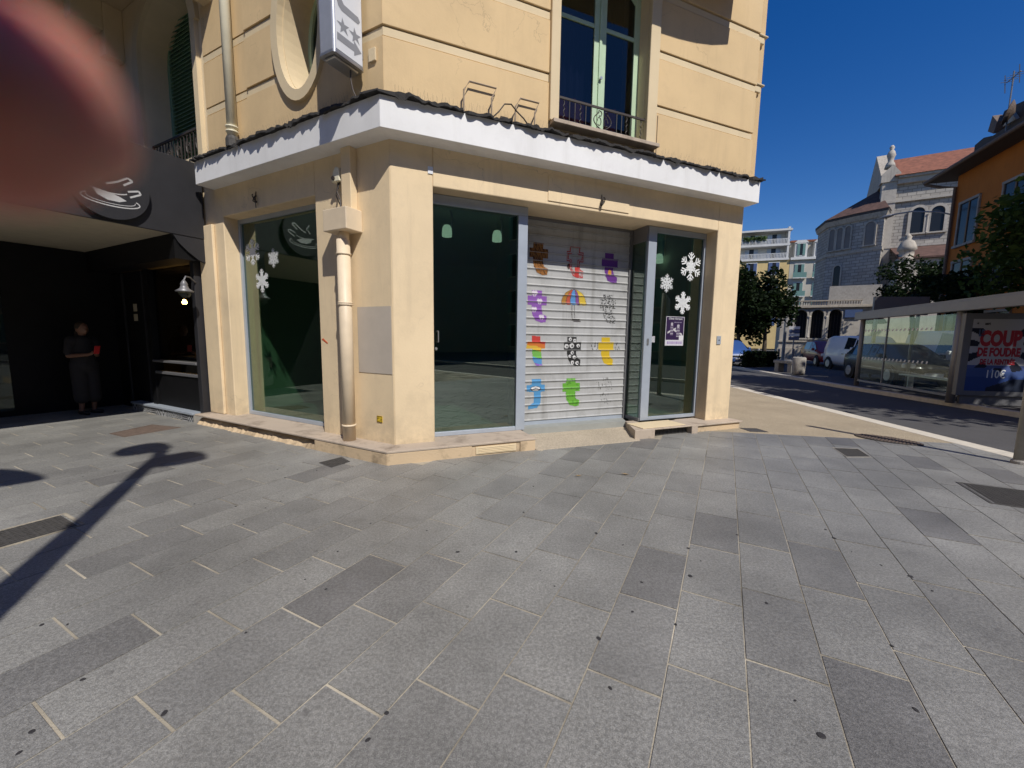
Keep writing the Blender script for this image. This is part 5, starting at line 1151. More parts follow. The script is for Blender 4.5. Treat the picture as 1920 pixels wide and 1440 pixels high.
# ------------------------------------------------------------------ cars
def car(name, label, loc, az, L, W, H, paint, van=False, group='cars parked across the road'):
    rz = -R_(az); t = root(name, (0, 0, 0), label, 'van' if van else 'car', group)
    hx = L / 2; z0 = 0.28; zb = 0.95 if not van else 1.08
    # stations: x, belt z, roof z (roof == belt on the bonnet), half widths
    if van: ST = [(-hx, .95, 1.0, .80), (-hx + .06, zb, H - .10, .93), (-hx + .5, zb, H, 1), (-0.1, zb, H, 1), (0.70, zb, H - .05, 1), (1.40, zb, zb + .03, .98), (hx - .25, .92, .94, .92), (hx, .62, .63, .78)]
    else: ST = [(-hx, .72, .75, .80), (-hx + .10, .98, 1.02, .93), (-hx + .22, zb, H - .28, .97), (-hx + .75, zb, H - .03, 1), (-.1, zb, H, 1), (.35, zb, H - .07, 1), (1.12, zb, zb + .02, .98), (hx - .28, .84, .86, .93), (hx, .60, .61, .78)]
    mb = MB(); rings = []; w = W / 2
    for x, b, r, k in ST:
        ww = w * k; wr = ww * (0.80 if r - b > 0.1 else 0.86); zl = z0 if abs(x) < hx - 0.05 else z0 + 0.12
        half = [(0, zl), (ww * 0.92, zl), (ww, zl + 0.22), (ww, min(b, .75)), (ww * 0.97, b), (wr, max(b, r - 0.05)), (wr * 0.88, r), (0, r + 0.01)]
        rings.append([mb.W((x, y, z)) for y, z in half] + [mb.W((x, -y, z)) for y, z in half[-2:0:-1]])
    n = len(rings[0])
    for A, B in zip(rings, rings[1:]):
        for j in range(n): mb.face((A[j], A[(j + 1) % n], B[(j + 1) % n], B[j]))
    mb.face(rings[0]); mb.face(rings[-1][::-1])
    body = mb.build('body', paint, t, smooth='auto'); body.data.shade_auto_smooth() if hasattr(body.data, 'shade_auto_smooth') else None
    V = mb.v
    def panel(name, q, m, inset=0.04, off=0.006):
        p = [Vector(x) for x in q]; c = sum(p, Vector()) / 4; nrm = (p[1] - p[0]).cross(p[2] - p[0]).normalized()
        if nrm.dot(c - Vector((0, 0, 0.7))) < 0: nrm = -nrm
        p = [x + (c - x) * inset for x in p]; b = MB(); i = [b.W(x + nrm * off) for x in p] + [b.W(x - nrm * 0.01) for x in p]
        b.face(i[:4])
        for j in range(4): b.face((i[j], i[(j + 1) % 4], i[4 + (j + 1) % 4], i[4 + j]))
        return b.build(name, m, t)
    nS = len(ST); wsI = (4, 5) if van else (5, 6); rearI = (0, 1) if van else (1, 3)
    for s in (0, 1):
        I = (lambda j: j) if s == 0 else (lambda j: n - j)
        rng = [(3, 4)] if van else [(2, 3), (3, 4), (4, 5)]
        for a, b_ in rng: panel('side_window', [V[rings[a][I(4)]], V[rings[b_][I(4)]], V[rings[b_][I(5)]], V[rings[a][I(5)]]], 'car_glass', 0.10)
        a, b_ = wsI; p = [V[rings[a][I(4)]], V[rings[b_][I(4)]], V[rings[a][I(5)]]]; panel('quarter_window', [p[0], p[1], (p[1] + p[2]) / 2, p[2]], 'car_glass', 0.16)
    a, b_ = wsI; panel('windscreen', [V[rings[a][5]], V[rings[b_][5]], V[rings[b_][n - 5]], V[rings[a][n - 5]]], 'car_glass', 0.07)
    a, b_ = rearI; panel('rear_window', [V[rings[a][4]] , V[rings[b_][5]], V[rings[b_][n - 5]], V[rings[a][n - 4]]], 'car_glass', 0.14)
    for s in (-1, 1):
        MB().box(hx - 0.30, hx - 0.06, s * (w * 0.72) - 0.16, s * (w * 0.72) + 0.16, 0.62, 0.78).build('headlight', 'lens', t, bevel=0.03)
        MB().box(-hx - 0.01, -hx + 0.08, s * (w * 0.70) - 0.07, s * (w * 0.70) + 0.07, 0.75, 1.05).build('tail_light', 'lens_red', t, bevel=0.02)
        MB().box(0.72, 0.88, s * (w + 0.06) - 0.07, s * (w + 0.06) + 0.07, zb - 0.02, zb + 0.13).build('mirror', paint, t, bevel=0.03)
        MB().box(-0.2, -0.02, s * (w + 0.004) - 0.012, s * (w + 0.004) + 0.012, 0.84, 0.87).build('door_handle', 'car_trim', t)
        for x in (hx - 0.78, -hx + 0.72):
            c = Vector((x, s * (w - 0.10), 0.315)); ax = Vector((0, s, 0))
            MB().lathe(c + ax * -0.02, [(0.36, 0.0), (0.37, 0.125), (0.345, 0.126)], 22, ax).build('wheel_arch', 'car_trim', t)
            ty = MB().lathe(c, [(0.20, 0.0), (0.29, 0.0), (0.315, 0.03), (0.315, 0.10), (0.29, 0.125), (0.20, 0.128)], 22, ax).build('wheel', 'tyre', t, smooth='auto')
            rmb = MB().lathe(c + ax * 0.126, [(0.205, 0.0), (0.19, 0.008), (0.05, 0.004), (0.04, 0.014), (0.0, 0.016)], 18, ax); 
            rmb.build('rim', 'rim', ty)
    MB().box(hx - 0.06, hx + 0.02, -w * 0.74, w * 0.74, 0.26, 0.50).build('bumper', paint if not van else 'car_trim', t, bevel=0.03)
    MB().box(hx - 0.10, hx + 0.006, -w * 0.40, w * 0.40, 0.52, 0.62).build('grille', 'car_trim', t, bevel=0.01)
    MB().box(hx + 0.021, hx + 0.028, -0.26, 0.26, 0.36, 0.47).build('number_plate', 'decal_white', t)
    MB().box(-hx - 0.02, -hx + 0.06, -w * 0.74, w * 0.74, 0.30, 0.52).build('bumper', 'car_trim', t, bevel=0.03)
    t.location = Vector((loc[0], loc[1], 0.0)); t.rotation_euler = (0, 0, math.pi / 2 + rz); return t
car('parked_car', 'dark red hatchback parked beyond the bench, nose towards the shelter', (19.25, 25.2), 200, 4.0, 1.72, 1.52, 'paint_red')
car('parked_van', 'white panel van parked beside the red car, partly behind the far shelter post', (17.75, 20.7), 192, 4.2, 1.82, 1.78, 'paint_white', True)
car('parked_van', 'white van seen through the bus shelter glass', (16.9, 15.3), 195, 4.3, 1.85, 1.95, 'paint_white', True)
car('parked_car', 'black car seen low through the bus shelter glass', (14.6, 15.6), 195, 4.1, 1.74, 1.46, 'paint_black')
car('parked_car', 'blue car at the edge of the right pillar in front of the hedge', (13.25, 25.3), 188, 4.0, 1.72, 1.48, 'paint_blue')

# ------------------------------------------------------------------ trees and hedge
def tree(name, label, base, crown, rad, n, m, seed, trunk=0.16, group='trees across the road', leaf=0.16, lobes=11):
    r = random.Random(seed); b = Vector(base); c = Vector(crown); t = root(name, b, label, 'tree', group)
    tb = MB(); tb.tube([b + Vector((0, 0, -0.05)), b + (c - b) * 0.35 + Vector((0.05, 0.03, 0)), b + (c - b) * 0.7, c], [trunk, trunk * 0.8, trunk * 0.6, trunk * 0.3], 9)
    L = []
    for k in range(lobes):
        d = Vector((r.gauss(0, 1), r.gauss(0, 1), r.gauss(0, 0.9))).normalized(); q = c + Vector((d.x * rad[0], d.y * rad[1], d.z * rad[2])) * r.uniform(0.45, 0.80); L.append((q, r.uniform(0.32, 0.55)))
        tb.tube([b + (c - b) * r.uniform(0.45, 0.8), (c + q) / 2 + Vector((0, 0, 0.1)), q], [trunk * 0.45, trunk * 0.25, 0.015], 6)
    L.append((c, 0.6))
    tb.build('trunk', 'bark', t, smooth='auto')
    lf = MB()
    for k in range(n):
        q, s = r.choice(L); d = Vector((r.gauss(0, 1), r.gauss(0, 1), r.gauss(0, 1))).normalized() * (r.random() ** 0.45)
        p = q + Vector((d.x * rad[0], d.y * rad[1], d.z * rad[2])) * s
        if noise.noise(p * (1.4 / max(0.6, rad[0] * 0.5))) < -0.22: continue
        a = Vector((r.gauss(0, 1), r.gauss(0, 1), r.gauss(0, 0.6))).normalized(); e = a.cross(Vector((r.gauss(0, 1), r.gauss(0, 1), r.gauss(0, 1)))).normalized(); sz = leaf * r.uniform(0.6, 1.25)
        i = [lf.W(p - a * sz * 0.5), lf.W(p + e * sz * 0.28), lf.W(p + a * sz * 0.5), lf.W(p - e * sz * 0.28 + a.cross(e) * sz * 0.1)]; lf.face(i)
    lf.build('crown', m, t, fixn=False)
    return t
tree('orange_tree', 'dark bushy tree right beside the pillar, in front of the yellow block', (15.4, 28, 0), (15.2, 28, 3.9), (1.75, 1.75, 2.5), 7000, 'leaf_dark', 1, leaf=0.30)
tree('orange_tree', 'dark bushy tree left of the grey pole, in front of the grey block', (17.1, 27.9, 0), (17.0, 27.9, 3.7), (1.5, 1.6, 2.5), 7000, 'leaf_dark', 2, leaf=0.30)
tree('garden_tree', 'dark tree with white gaps standing before the church side wall', (27.2, 28.2, 0), (27.2, 28.2, 5.2), (2.1, 1.9, 1.9), 5500, 'leaf_dark', 3, leaf=0.26)
tree('garden_tree', 'dark shrubby tree above the bus shelter, against the orange house', (22.0, 20.2, 0), (21.9, 20.0, 3.9), (2.3, 1.8, 1.3), 6500, 'leaf_dark', 4, leaf=0.26)
tree('plane_tree', 'tree branching in from the right edge over the bus shelter roof', (19.6, 14.4, 0), (18.9, 14.7, 5.6), (3.0, 2.6, 2.9), 7000, 'leaf_mid', 5, leaf=0.28)
tree('plane_tree', 'large plane tree standing outside the picture on the right, nearest the kerb', (13.9, 4.4, 0), (13.6, 4.4, 8.0), (3.4, 3.2, 2.4), 5200, 'leaf_mid', 6, 0.22, 'plane trees along the far kerb', 0.34, 16)
tree('plane_tree', 'tall plane tree outside the picture on the right, behind the shelter', (16.0, 8.4, 0), (15.6, 8.3, 10.0), (3.6, 3.4, 2.8), 6500, 'leaf_mid', 7, 0.24, 'plane trees along the far kerb', 0.36, 18)
tree('plane_tree', 'tallest plane tree outside the picture on the right, by the orange house', (19.6, 12.0, 0), (19.4, 12.0, 11.5), (3.6, 3.6, 2.8), 6000, 'leaf_mid', 8, 0.24, 'plane trees along the far kerb', 0.36, 18)
hg = MB(); r = random.Random(9)
for k in range(3200):
    u = r.uniform(0, 1); p = Vector((12.9 + 2.3 * u, 22.7 + 1.0 * u, 0)) + Vector((r.uniform(-.25, .25), r.uniform(-.3, .3), r.uniform(0.02, 0.85 + 0.15 * noise.noise((u * 8, 0, 0)))))
    a = Vector((r.gauss(0, 1), r.gauss(0, 1), r.gauss(0, 1))).normalized(); e = a.cross(Vector((r.gauss(0, 1), r.gauss(0, 1), r.gauss(0, 1)))).normalized(); s = 0.08
    hg.face([hg.W(p - a * s), hg.W(p + e * s * .6), hg.W(p + a * s), hg.W(p - e * s * .6)])
ho = hg.build('hedge', 'leaf_dark', fixn=False, org=Vector((13.9, 23.2, 0))); tag(ho, 'low dark hedge under the two bushy trees', 'hedge')

# ------------------------------------------------------------------ buildings across the road
def uv_wall(o, fr):
    """brick coordinates along the wall for a far stone wall"""
    me = o.data; uv = me.uv_layers.new(name='UV')
    for p in me.polygons:
        n = p.normal; side_ = abs(n.dot(fr.u)) > 0.7
        for li in p.loop_indices:
            v = me.vertices[me.loops[li].vertex_index].co; uv.data[li].uv = ((v.dot(fr.n) if side_ else v.dot(fr.u)), v.z)
def archw(fr, parent, ua, ub, za, zb, depth=0.25, m='win_dark', w=0.14, proud=0.06, tm='lime_clean', bars=0, rise=None):
    h = (ub - ua) / 2; c = (ua + ub) / 2; rise = h if rise is None else rise
    s = MB(fr)
    seg = 12
    for k in range(seg):
        t0, t1 = math.pi * k / seg, math.pi * (k + 1) / seg
        s.prism([(c + h * math.cos(t0), zb - rise + rise * math.sin(t0)), (c + (h + w) * math.cos(t0), zb - rise + (rise + w) * math.sin(t0)), (c + (h + w) * math.cos(t1), zb - rise + (rise + w) * math.sin(t1)), (c + h * math.cos(t1), zb - rise + rise * math.sin(t1))], -depth, proud)
    s.box(ua - w, ua, -depth, proud, za, zb - rise); s.box(ub, ub + w, -depth, proud, za, zb - rise); s.box(ua - w - 0.05, ub + w + 0.05, -depth, proud + 0.05, za - 0.12, za)
    wo = s.build('arched_window', tm, parent)
    p = [(ua, za), (ub, za)] + [(c + h * math.cos(math.pi * k / seg), zb - rise + rise * math.sin(math.pi * k / seg)) for k in range(seg + 1)]
    MB(fr).prism(p, -depth - 0.02, -depth + 0.04).build('pane', m, wo)
    for k in range(bars): MB(fr).box(ua + (k + 1) * (ub - ua) / (bars + 1) - 0.015, ua + (k + 1) * (ub - ua) / (bars + 1) + 0.015, -depth + 0.04, -depth + 0.07, za, zb - 0.1).build('bar', 'wire', wo)
    return wo
AN = Fr(22.5, 34.4, 120, 210); ann = root('stone_annex', (22.5, 34.4, 0), 'low stone annex with three barred arches and a balustrade on top', 'building')
ops = [(0.76, 1.58, 1.72, 4.0, 0.41, 0), (1.86, 2.66, 1.72, 4.0, 0.40, 0), (3.0, 3.81, 1.72, 4.0, 0.405, 0)]
w_ = MB(AN); wall_with_openings(w_, -0.2, 8, 0, 4.15, -0.6, 0, ops); w_.build('wall', 'lime_clean', ann)
MB(AN).box(-0.2, 8, -6, -0.61, 0, 4.15).build('rear_block', 'limestone', ann)
for ua, ub, za, zb, *_ in ops: archw(AN, ann, ua, ub, za, zb - 0.0, 0.45, 'win_dark', 0.13, 0.07, 'lime_clean', 3)
MB(AN).box(-0.3, 8, -0.3, 0.12, 0.0, 0.9).build('plinth', 'limestone', ann); MB(AN).box(-0.28, 8, -0.3, 0.10, 1.40, 1.52).build('sill_course', 'limestone', ann)
MB(AN).box(-0.35, 8, -0.7, 0.22, 4.151, 4.28).build('cornice', 'limestone', ann); MB(AN).box(-0.3, 8, -0.6, 0.14, 4.282, 4.34).build('cornice', 'limestone', ann)
MB(AN).box(-0.3, 5.0, -0.32, 0.02, 4.66, 4.74).build('handrail', 'limestone', ann)
k = 0
for u in [-0.2 + 0.16 * i for i in range(33)]: MB().lathe(AN(u, -0.15, 4.34), [(0.05, 0), (0.035, 0.06), (0.06, 0.16), (0.035, 0.28), (0.05, 0.32)], 7).build('baluster', 'lime_clean', ann)
for u in (1.72, 2.83):
    c = MB().lathe(AN(u, 0.02, 1.72), [(0.11, 0), (0.11, 0.12), (0.075, 0.16), (0.07, 1.55), (0.12, 1.68), (0.12, 1.78)], 12); c.build('column', 'lime_clean', ann, smooth='auto')
hb2 = MB(AN).box(3.1, 6.4, -2.05, -1.95, 4.2, 6.0).build('site_board', 'concrete', org=Vector((24, 33, 0))); tag(hb2, 'blank grey boarding standing on the annex in front of the apse', 'board')
bal_b = MB(AN).box(3.95, 5.0, 0.1, 0.14, 3.35, 3.95).build('banner', 'sign_blue', org=AN(4.5, 0.1, 0)); tag(bal_b, 'small dark banner fixed to the annex wall right of the arches', 'banner')
aw = MB(Fr(20.5, 24.0, 120, 210)); aw.prism([(-0.1, 2.55), (0.9, 2.55), (0.75, 2.75), (0.55, 2.95), (0.25, 3.0)], -0.9, 0.3); awo = aw.build('parasol', 'awning', org=Vector((20.9, 23.9, 0))); tag(awo, 'dark maroon parasol half hidden behind the far shelter post', 'parasol')
ap_ = MB().tube([(20.9, 24.0, 0), (20.9, 24.0, 2.6)], 0.03, 8); ap_.build('parasol_pole', 'pole_grey', awo, org=Vector((20.9, 23.9, 0)))
# church: apse drum and side wall
CH = root('church', (34.9, 39.9, 0), 'pale stone church with a rounded apse, red tiled roofs and a stone finial', 'church')
AP1, AP2, AP3 = Vector((33.9, 39.0, 0)), Vector((32.80, 41.02, 0)), Vector((31.95, 43.08, 0))
APOLY = [AP1, AP2, AP3, Vector((33.0, 46.0, 0)), Vector((36.5, 45.5, 0)), Vector((36.0, 41.0, 0))]; actr = sum(APOLY, Vector()) / 6
def drum(off, z0, z1, off1=None):
    mb = MB(); ps = [p + (p - actr).normalized() * off for p in APOLY]; pt = ps if off1 is None else [p + (p - actr).normalized() * off1 for p in APOLY]; n = 6
    A = [mb.W(p + Vector((0, 0, z0))) for p in ps]; B_2 = [mb.W(p + Vector((0, 0, z1))) for p in pt]
    for k in range(n): mb.face((A[k], A[(k + 1) % n], B_2[(k + 1) % n], B_2[k]))
    mb.face(A[::-1]); mb.face(B_2); return mb
do = drum(0, 0, 13.2).build('apse_wall', 'blocks', CH)
uvl = do.data.uv_layers.new(name='UV')
for p in do.data.polygons:
    for li in p.loop_indices:
        v = do.data.vertices[do.data.loops[li].vertex_index].co; tt = p.normal; uvl.data[li].uv = (v.x * -tt.y + v.y * tt.x, v.z)
drum(0.10, 10.0, 10.28).build('string_course', 'limestone', CH); drum(0.14, 12.95, 13.4, 0.34).build('cornice', 'limestone', CH); drum(0.36, 13.402, 13.62).build('gutter_course', 'roof_dark', CH)
rfa = MB(); ps = [rfa.W(p + (p - actr).normalized() * 0.42 + Vector((0, 0, 13.63))) for p in APOLY]; ridge = [rfa.W(Vector((35.6, 42.0, 16.2)))]
for k in range(6): rfa.face((ps[k], ps[(k + 1) % 6], ridge[0]))
rfa.face(ps[::-1]); rfa.build('apse_roof', 'tile_shaded', CH)
for p, q, us in ((AP1, AP2, (0.95,)), (AP2, AP3, (0.42, 1.12, 1.82))):
    d = (q - p).normalized(); az = math.degrees(math.atan2(d.x, d.y)); AF = Fr(p.x, p.y, az, az - 90)
    for u in us: archw(AF, CH, u - (0.36 if len(us) == 1 else 0.24), u + (0.36 if len(us) == 1 else 0.24), 10.55, 12.65, -0.012, 'blocks', 0.12, 0.12, 'limestone')
    if len(us) > 1: archw(AF, CH, 0.75, 1.35, 5.0, 9.0, -0.012, 'win_dark', 0.12, 0.1, 'limestone')
TRN = Fr(34.9, 39.9, 122, 212)
tw = MB(TRN); tw.box(-0.2, 12, -9, 0, 0, 16.3); two = tw.build('nave_wall', 'blocks', CH); uv_wall(two, TRN)
MB(TRN).box(-0.6, 0.45, -0.6, 0.18, 0, 16.2).build('buttress', 'lime_clean', CH); MB(TRN).box(-0.75, 0.60, -0.75, 0.30, 16.2, 16.9).build('buttress_cap', 'lime_clean', CH)
MB(TRN).prism([(-0.75, 16.9), (0.60, 16.9), (0.0, 17.7)], -0.8, 0.30).build('buttress_gable', 'lime_clean', CH)
for z in (14.3, 10.2): MB(TRN).box(-0.62, 12, -0.2, 0.24, z, z + 0.2).build('string_course', 'lime_clean', CH)
MB(TRN).box(0.45, 12, -0.2, 0.35, 15.9, 16.35).build('cornice', 'lime_clean', CH); MB(TRN).box(0.45, 12, -0.2, 0.55, 16.352, 16.55).build('cornice', 'limestone', CH)
rf = MB(TRN); i = [rf.P(*q) for q in ((0.2, 0.65, 16.56), (12.3, 0.65, 16.56), (12.3, -4.5, 19.6), (0.2, -4.5, 19.6), (0.2, -9.6, 16.5), (12.3, -9.6, 16.5))]
for q in ((0, 1, 2, 3), (3, 2, 5, 4), (0, 3, 4), (1, 5, 2)): rf.face([i[k] for k in q])
rf.build('nave_roof', 'tile_red', CH)
gb = MB(TRN); i = [gb.P(*q) for q in ((-0.6, 0.2, 16.2), (-0.6, -9.2, 16.2), (-0.6, -4.5, 20.2), (0.25, 0.2, 16.2), (0.25, -9.2, 16.2), (0.25, -4.5, 20.2))]
for q in ((0, 1, 2), (5, 4, 3), (0, 3, 4, 1), (1, 4, 5, 2), (2, 5, 3, 0)): gb.face([i[k] for k in q])
gb.build('gable', 'limestone', CH)
MB().lathe(TRN(-0.15, -0.2, 17.55), [(0.42, 0), (0.34, 0.35), (0.20, 0.6), (0.26, 0.9), (0.34, 1.15), (0.24, 1.45), (0.12, 1.6), (0.20, 1.8), (0.10, 2.0)], 12).build('finial', 'lime_clean', CH, smooth='auto')
archw(TRN, CH, 1.68, 2.56, 11.4, 13.65, -0.01, 'win_dark', 0.22, 0.16, 'lime_clean'); archw(TRN, CH, 2.98, 3.86, 11.4, 13.6, -0.01, 'win_dark', 0.22, 0.16, 'lime_clean'); archw(TRN, CH, 5.6, 6.5, 11.4, 13.6, -0.01, 'win_dark', 0.22, 0.16, 'lime_clean')
MB().lathe(TRN(2.77, 0.14, 11.4), [(0.10, 0), (0.07, 0.1), (0.07, 1.4), (0.12, 1.55)], 10).build('column', 'lime_clean', CH)
MB(TRN).box(0.46, 12, 0.01, 3.5, 0, 8.6).build('aisle_wall', 'lime_clean', CH)
ra = MB(TRN); i = [ra.P(*q) for q in ((0.46, 3.8, 8.61), (12, 3.8, 8.61), (12, 0.02, 10.1), (0.46, 0.02, 10.1))]; j = [ra.P(*q) for q in ((0.46, 3.8, 8.75), (12, 3.8, 8.75), (12, 0.02, 10.25), (0.46, 0.02, 10.25))]
for q in ((0, 3, 2, 1),): ra.face([i[k] for k in q])
ra.face(j); 
for k in range(4): ra.face((i[k], i[(k + 1) % 4], j[(k + 1) % 4], j[k]))
ra.build('aisle_roof', 'tile_shaded', CH)
MB(TRN).box(0.5, 1.55, 2.8, 3.9, 0, 8.4).build('turret', 'lime_clean', CH); MB().lathe(TRN(1.02, 3.35, 8.4), [(0.62, 0), (0.70, 0.25), (0.50, 0.35), (0.50, 0.9), (0.66, 1.0), (0.62, 1.25), (0.45, 1.7), (0.2, 1.9), (0.26, 2.1), (0.05, 2.4)], 8).build('turret_cap', 'limestone', CH, smooth='auto')
# orange house
OR = Fr(23, 22, 21, 291); orh = root('orange_house', (23, 22, 0), 'orange rendered house in shade with a dark dormer and aerial on its roof', 'house')
MB(OR).box(-13, 0.55, -9, 0, 0, 10.2).build('wall', 'orange', orh)
rr_ = MB(OR); i = [rr_.P(*q) for q in ((-13.5, 0.9, 10.25), (1.4, 0.9, 10.25), (1.4, -4.5, 11.5), (-13.5, -4.5, 11.5), (-13.5, -9.8, 10.25), (1.4, -9.8, 10.25), (-13.5, 0.9, 10.15), (1.4, 0.9, 10.15), (-13.5, -9.8, 10.15), (1.4, -9.8, 10.15))]
for q in ((0, 1, 2, 3), (3, 2, 5, 4), (6, 8, 9, 7), (0, 6, 7, 1), (4, 5, 9, 8), (1, 7, 9, 5, 2), (0, 3, 4, 8, 6)): rr_.face([i[k] for k in q])
rr_.build('roof', 'roof_dark', orh); MB(OR).tubef([(-13.5, 0.97, 10.2), (1.45, 0.97, 10.2)], 0.09, 8).build('gutter', 'rust', orh); MB(OR).tubef([(1.42, 0.97, 10.12), (1.0, 0.5, 9.8), (0.5, 0.1, 9.6), (0.5, 0.1, 0)], 0.07, 8).build('downpipe', 'rust', orh)
def owin(u0, u1, z0, z1):
    f = MB(OR); f.box(u0 - 0.1, u0, 0.002, 0.08, z0, z1); f.box(u1, u1 + 0.1, 0.002, 0.08, z0, z1); f.box(u0 - 0.15, u1 + 0.15, 0.002, 0.14, z0 - 0.12, z0); f.box(u0 - 0.1, u1 + 0.1, 0.002, 0.10, z1, z1 + 0.12); o = f.build('window', 'concrete', orh)
    MB(OR).box(u0, u1, 0.002, 0.03, z0, z1).build('pane', 'win_dark', o); MB(OR).box((u0 + u1) / 2 - 0.04, (u0 + u1) / 2 + 0.04, 0.03, 0.06, z0, z1).build('mullion', 'wood', o)
for z0, z1 in ((6.5, 8.55), (4.0, 5.6), (1.2, 2.9)):
    for u in (-1.4, -4.4, -7.4, -10.4): owin(u, u + 1.35, z0, z1)
MB(OR).prism([(1.19, 10.6), (1.24, 11.85), (0.6, 11.95), (-0.1, 11.75), (-5, 11.9), (-5, 10.6)], -3.0, -0.8).build('roof_box', 'roof_dark', orh)
MB(OR).prism([(0.17, 11.7), (0.26, 12.2), (-0.08, 12.85), (-0.7, 12.8), (-1.85, 12.6), (-4.5, 13.2), (-4.5, 11.7)], -3.2, -1.1).build('dormer', 'roof_dark', orh)
MB(OR).prism([(-0.40, 12.0), (-1.25, 11.95), (-0.9, 12.4)], -1.1, -0.95).build('dormer_gable', 'lime_clean', orh)
MB(OR).prism([(0.25, 12.1), (0.05, 12.75), (-0.35, 12.3), (-0.2, 11.8)], -1.1, -0.75).build('dormer_cheek', 'rust', orh)
MB().lathe(OR(-1.55, -0.6, 12.15), [(0.02, -0.12), (0.35, 0.0), (0.52, 0.12), (0.50, 0.14), (0.3, 0.03), (0, -0.05)], 20, (OR.n * 0.7 + Vector((0, 0, 0.25)) + OR.u * 0.35)).build('satellite_dish', 'rust', orh)
an_ = MB(OR); an_.tubef([(-1.15, -0.7, 11.5), (-1.15, -0.7, 14.15)], 0.03, 6); an_.tubef([(-0.75, -0.7, 13.85), (-1.6, -0.7, 13.9)], 0.02, 5)
for k in range(5): u = -0.78 - k * 0.2; an_.tubef([(u, -0.95, 13.87), (u, -0.45, 13.87)], 0.012, 4)
for u in (-0.72, -1.6): an_.tubef([(u, -0.7, 13.4), (u, -0.62, 14.2)], 0.022, 4)
an_.build('aerial', 'alu_dark', orh)
wl_ = root('wall_street_light', OR(0.4, 0.1, 8.6), 'curved street light arm fixed to the corner of the orange house', 'street light')
MB(OR).tubef([(0.5, 0.02, 8.2), (0.9, 0.5, 8.5), (1.6, 1.3, 8.8), (2.2, 1.9, 8.85)], 0.04, 7).build('arm', 'pole_grey', wl_)
b = MB(); lens_head(b, OR(2.5, 2.15, 8.82), OR.u * 0.8 + OR.n * 0.6, 0.9, 0.14, 0.09); b.build('lamp_head', 'pole_grey', wl_, smooth=True)
# apartment blocks far behind
AP = Fr(40, 75, 110, 200); ap = root('apartment_block', (40, 75, 0), 'far apartment block, yellow below with white recessed terraces on top', 'building')
MB(AP).box(-14, 7.9, -12, 0, 0, 15.3).build('wall', 'apt_yellow', ap); MB(AP).box(-14, 7.6, -12, -1.4, 15.3, 20.2).build('attic_wall', 'apt_white', ap)
for z in (15.3, 17.7): 
    MB(AP).box(-14, 7.7, -1.5, 0.25, z, z + 0.35).build('terrace_slab', 'apt_white', ap); MB(AP).box(-14, 7.7, 0.15, 0.2, z + 1.1, z + 1.18).build('handrail', 'apt_white', ap)
    for k in range(44): MB(AP).box(-2 + k * 0.22, -1.9 + k * 0.22, 0.16, 0.19, z + 0.35, z + 1.1).build('baluster', 'apt_white', ap)
MB(AP).box(-14, 7.9, -12, 0.3, 20.2, 20.5).build('roof', 'apt_white', ap); MB(AP).box(7.3, 7.6, -1.4, 0.2, 15.3, 20.8).build('end_wall', 'apt_white', ap)
def awin(fr, parent, u, z, w, h, sh, frame='apt_white'):
    f = MB(fr).box(u - w / 2 - 0.1, u + w / 2 + 0.1, 0.002, 0.08, z - h / 2 - 0.1, z + h / 2 + 0.12).build('window', frame, parent)
    MB(fr).box(u - w / 2, u + w / 2, 0.082, 0.09, z - h / 2, z + h / 2).build('pane', 'win_dark', f)
    for s in (-1, 1): MB(fr).box(u + s * w * 0.36 - w * 0.17, u + s * w * 0.36 + w * 0.17, 0.092, 0.13, z - h / 2, z + h / 2).build('shutter', sh, f)
APU = Fr(AP(0, -1.4, 0).x, AP(0, -1.4, 0).y, 110, 200)
for u in (-4, -0.8, 2.2, 5.6):
    for z in (13.9, 11.0, 8.1, 5.2): awin(AP, ap, u, z, 1.5, 2.0, 'sign_blue')
    for z in (16.6, 19.0): awin(APU, ap, u, z, 1.9, 1.9, 'alu')
gr = MB(); r = random.Random(5)
for k in range(260):
    p = AP(r.uniform(0.6, 4.2), 0.1 + r.uniform(-.3, .2), 18.7 + r.uniform(0, 0.7)); s = 0.22; a = Vector((r.gauss(0, 1), r.gauss(0, 1), r.gauss(0, 1))).normalized(); e = a.orthogonal().normalized(); gr.face([gr.W(p - a * s), gr.W(p + e * s), gr.W(p + a * s), gr.W(p - e * s)])
gr.build('terrace_plants', 'leaf_mid', ap, fixn=False, kind='stuff')
A2 = root('apartment_block', AP(8, 0, 0), 'far grey-beige apartment block with dormers and teal shutters, beside the church apse', 'building')
MB(AP).box(7.95, 26, -12, 0, 0, 15.2).build('wall', 'apt_grey', A2); MB(AP).box(7.95, 26, -12, -0.9, 15.2, 18.3).build('attic_wall', 'apt_grey', A2); MB(AP).box(7.95, 26, -12, 0.4, 15.2, 15.6).build('cornice', 'apt_white', A2); MB(AP).box(7.95, 26, -12, -0.6, 18.3, 18.6).build('roof', 'tile_red', A2)
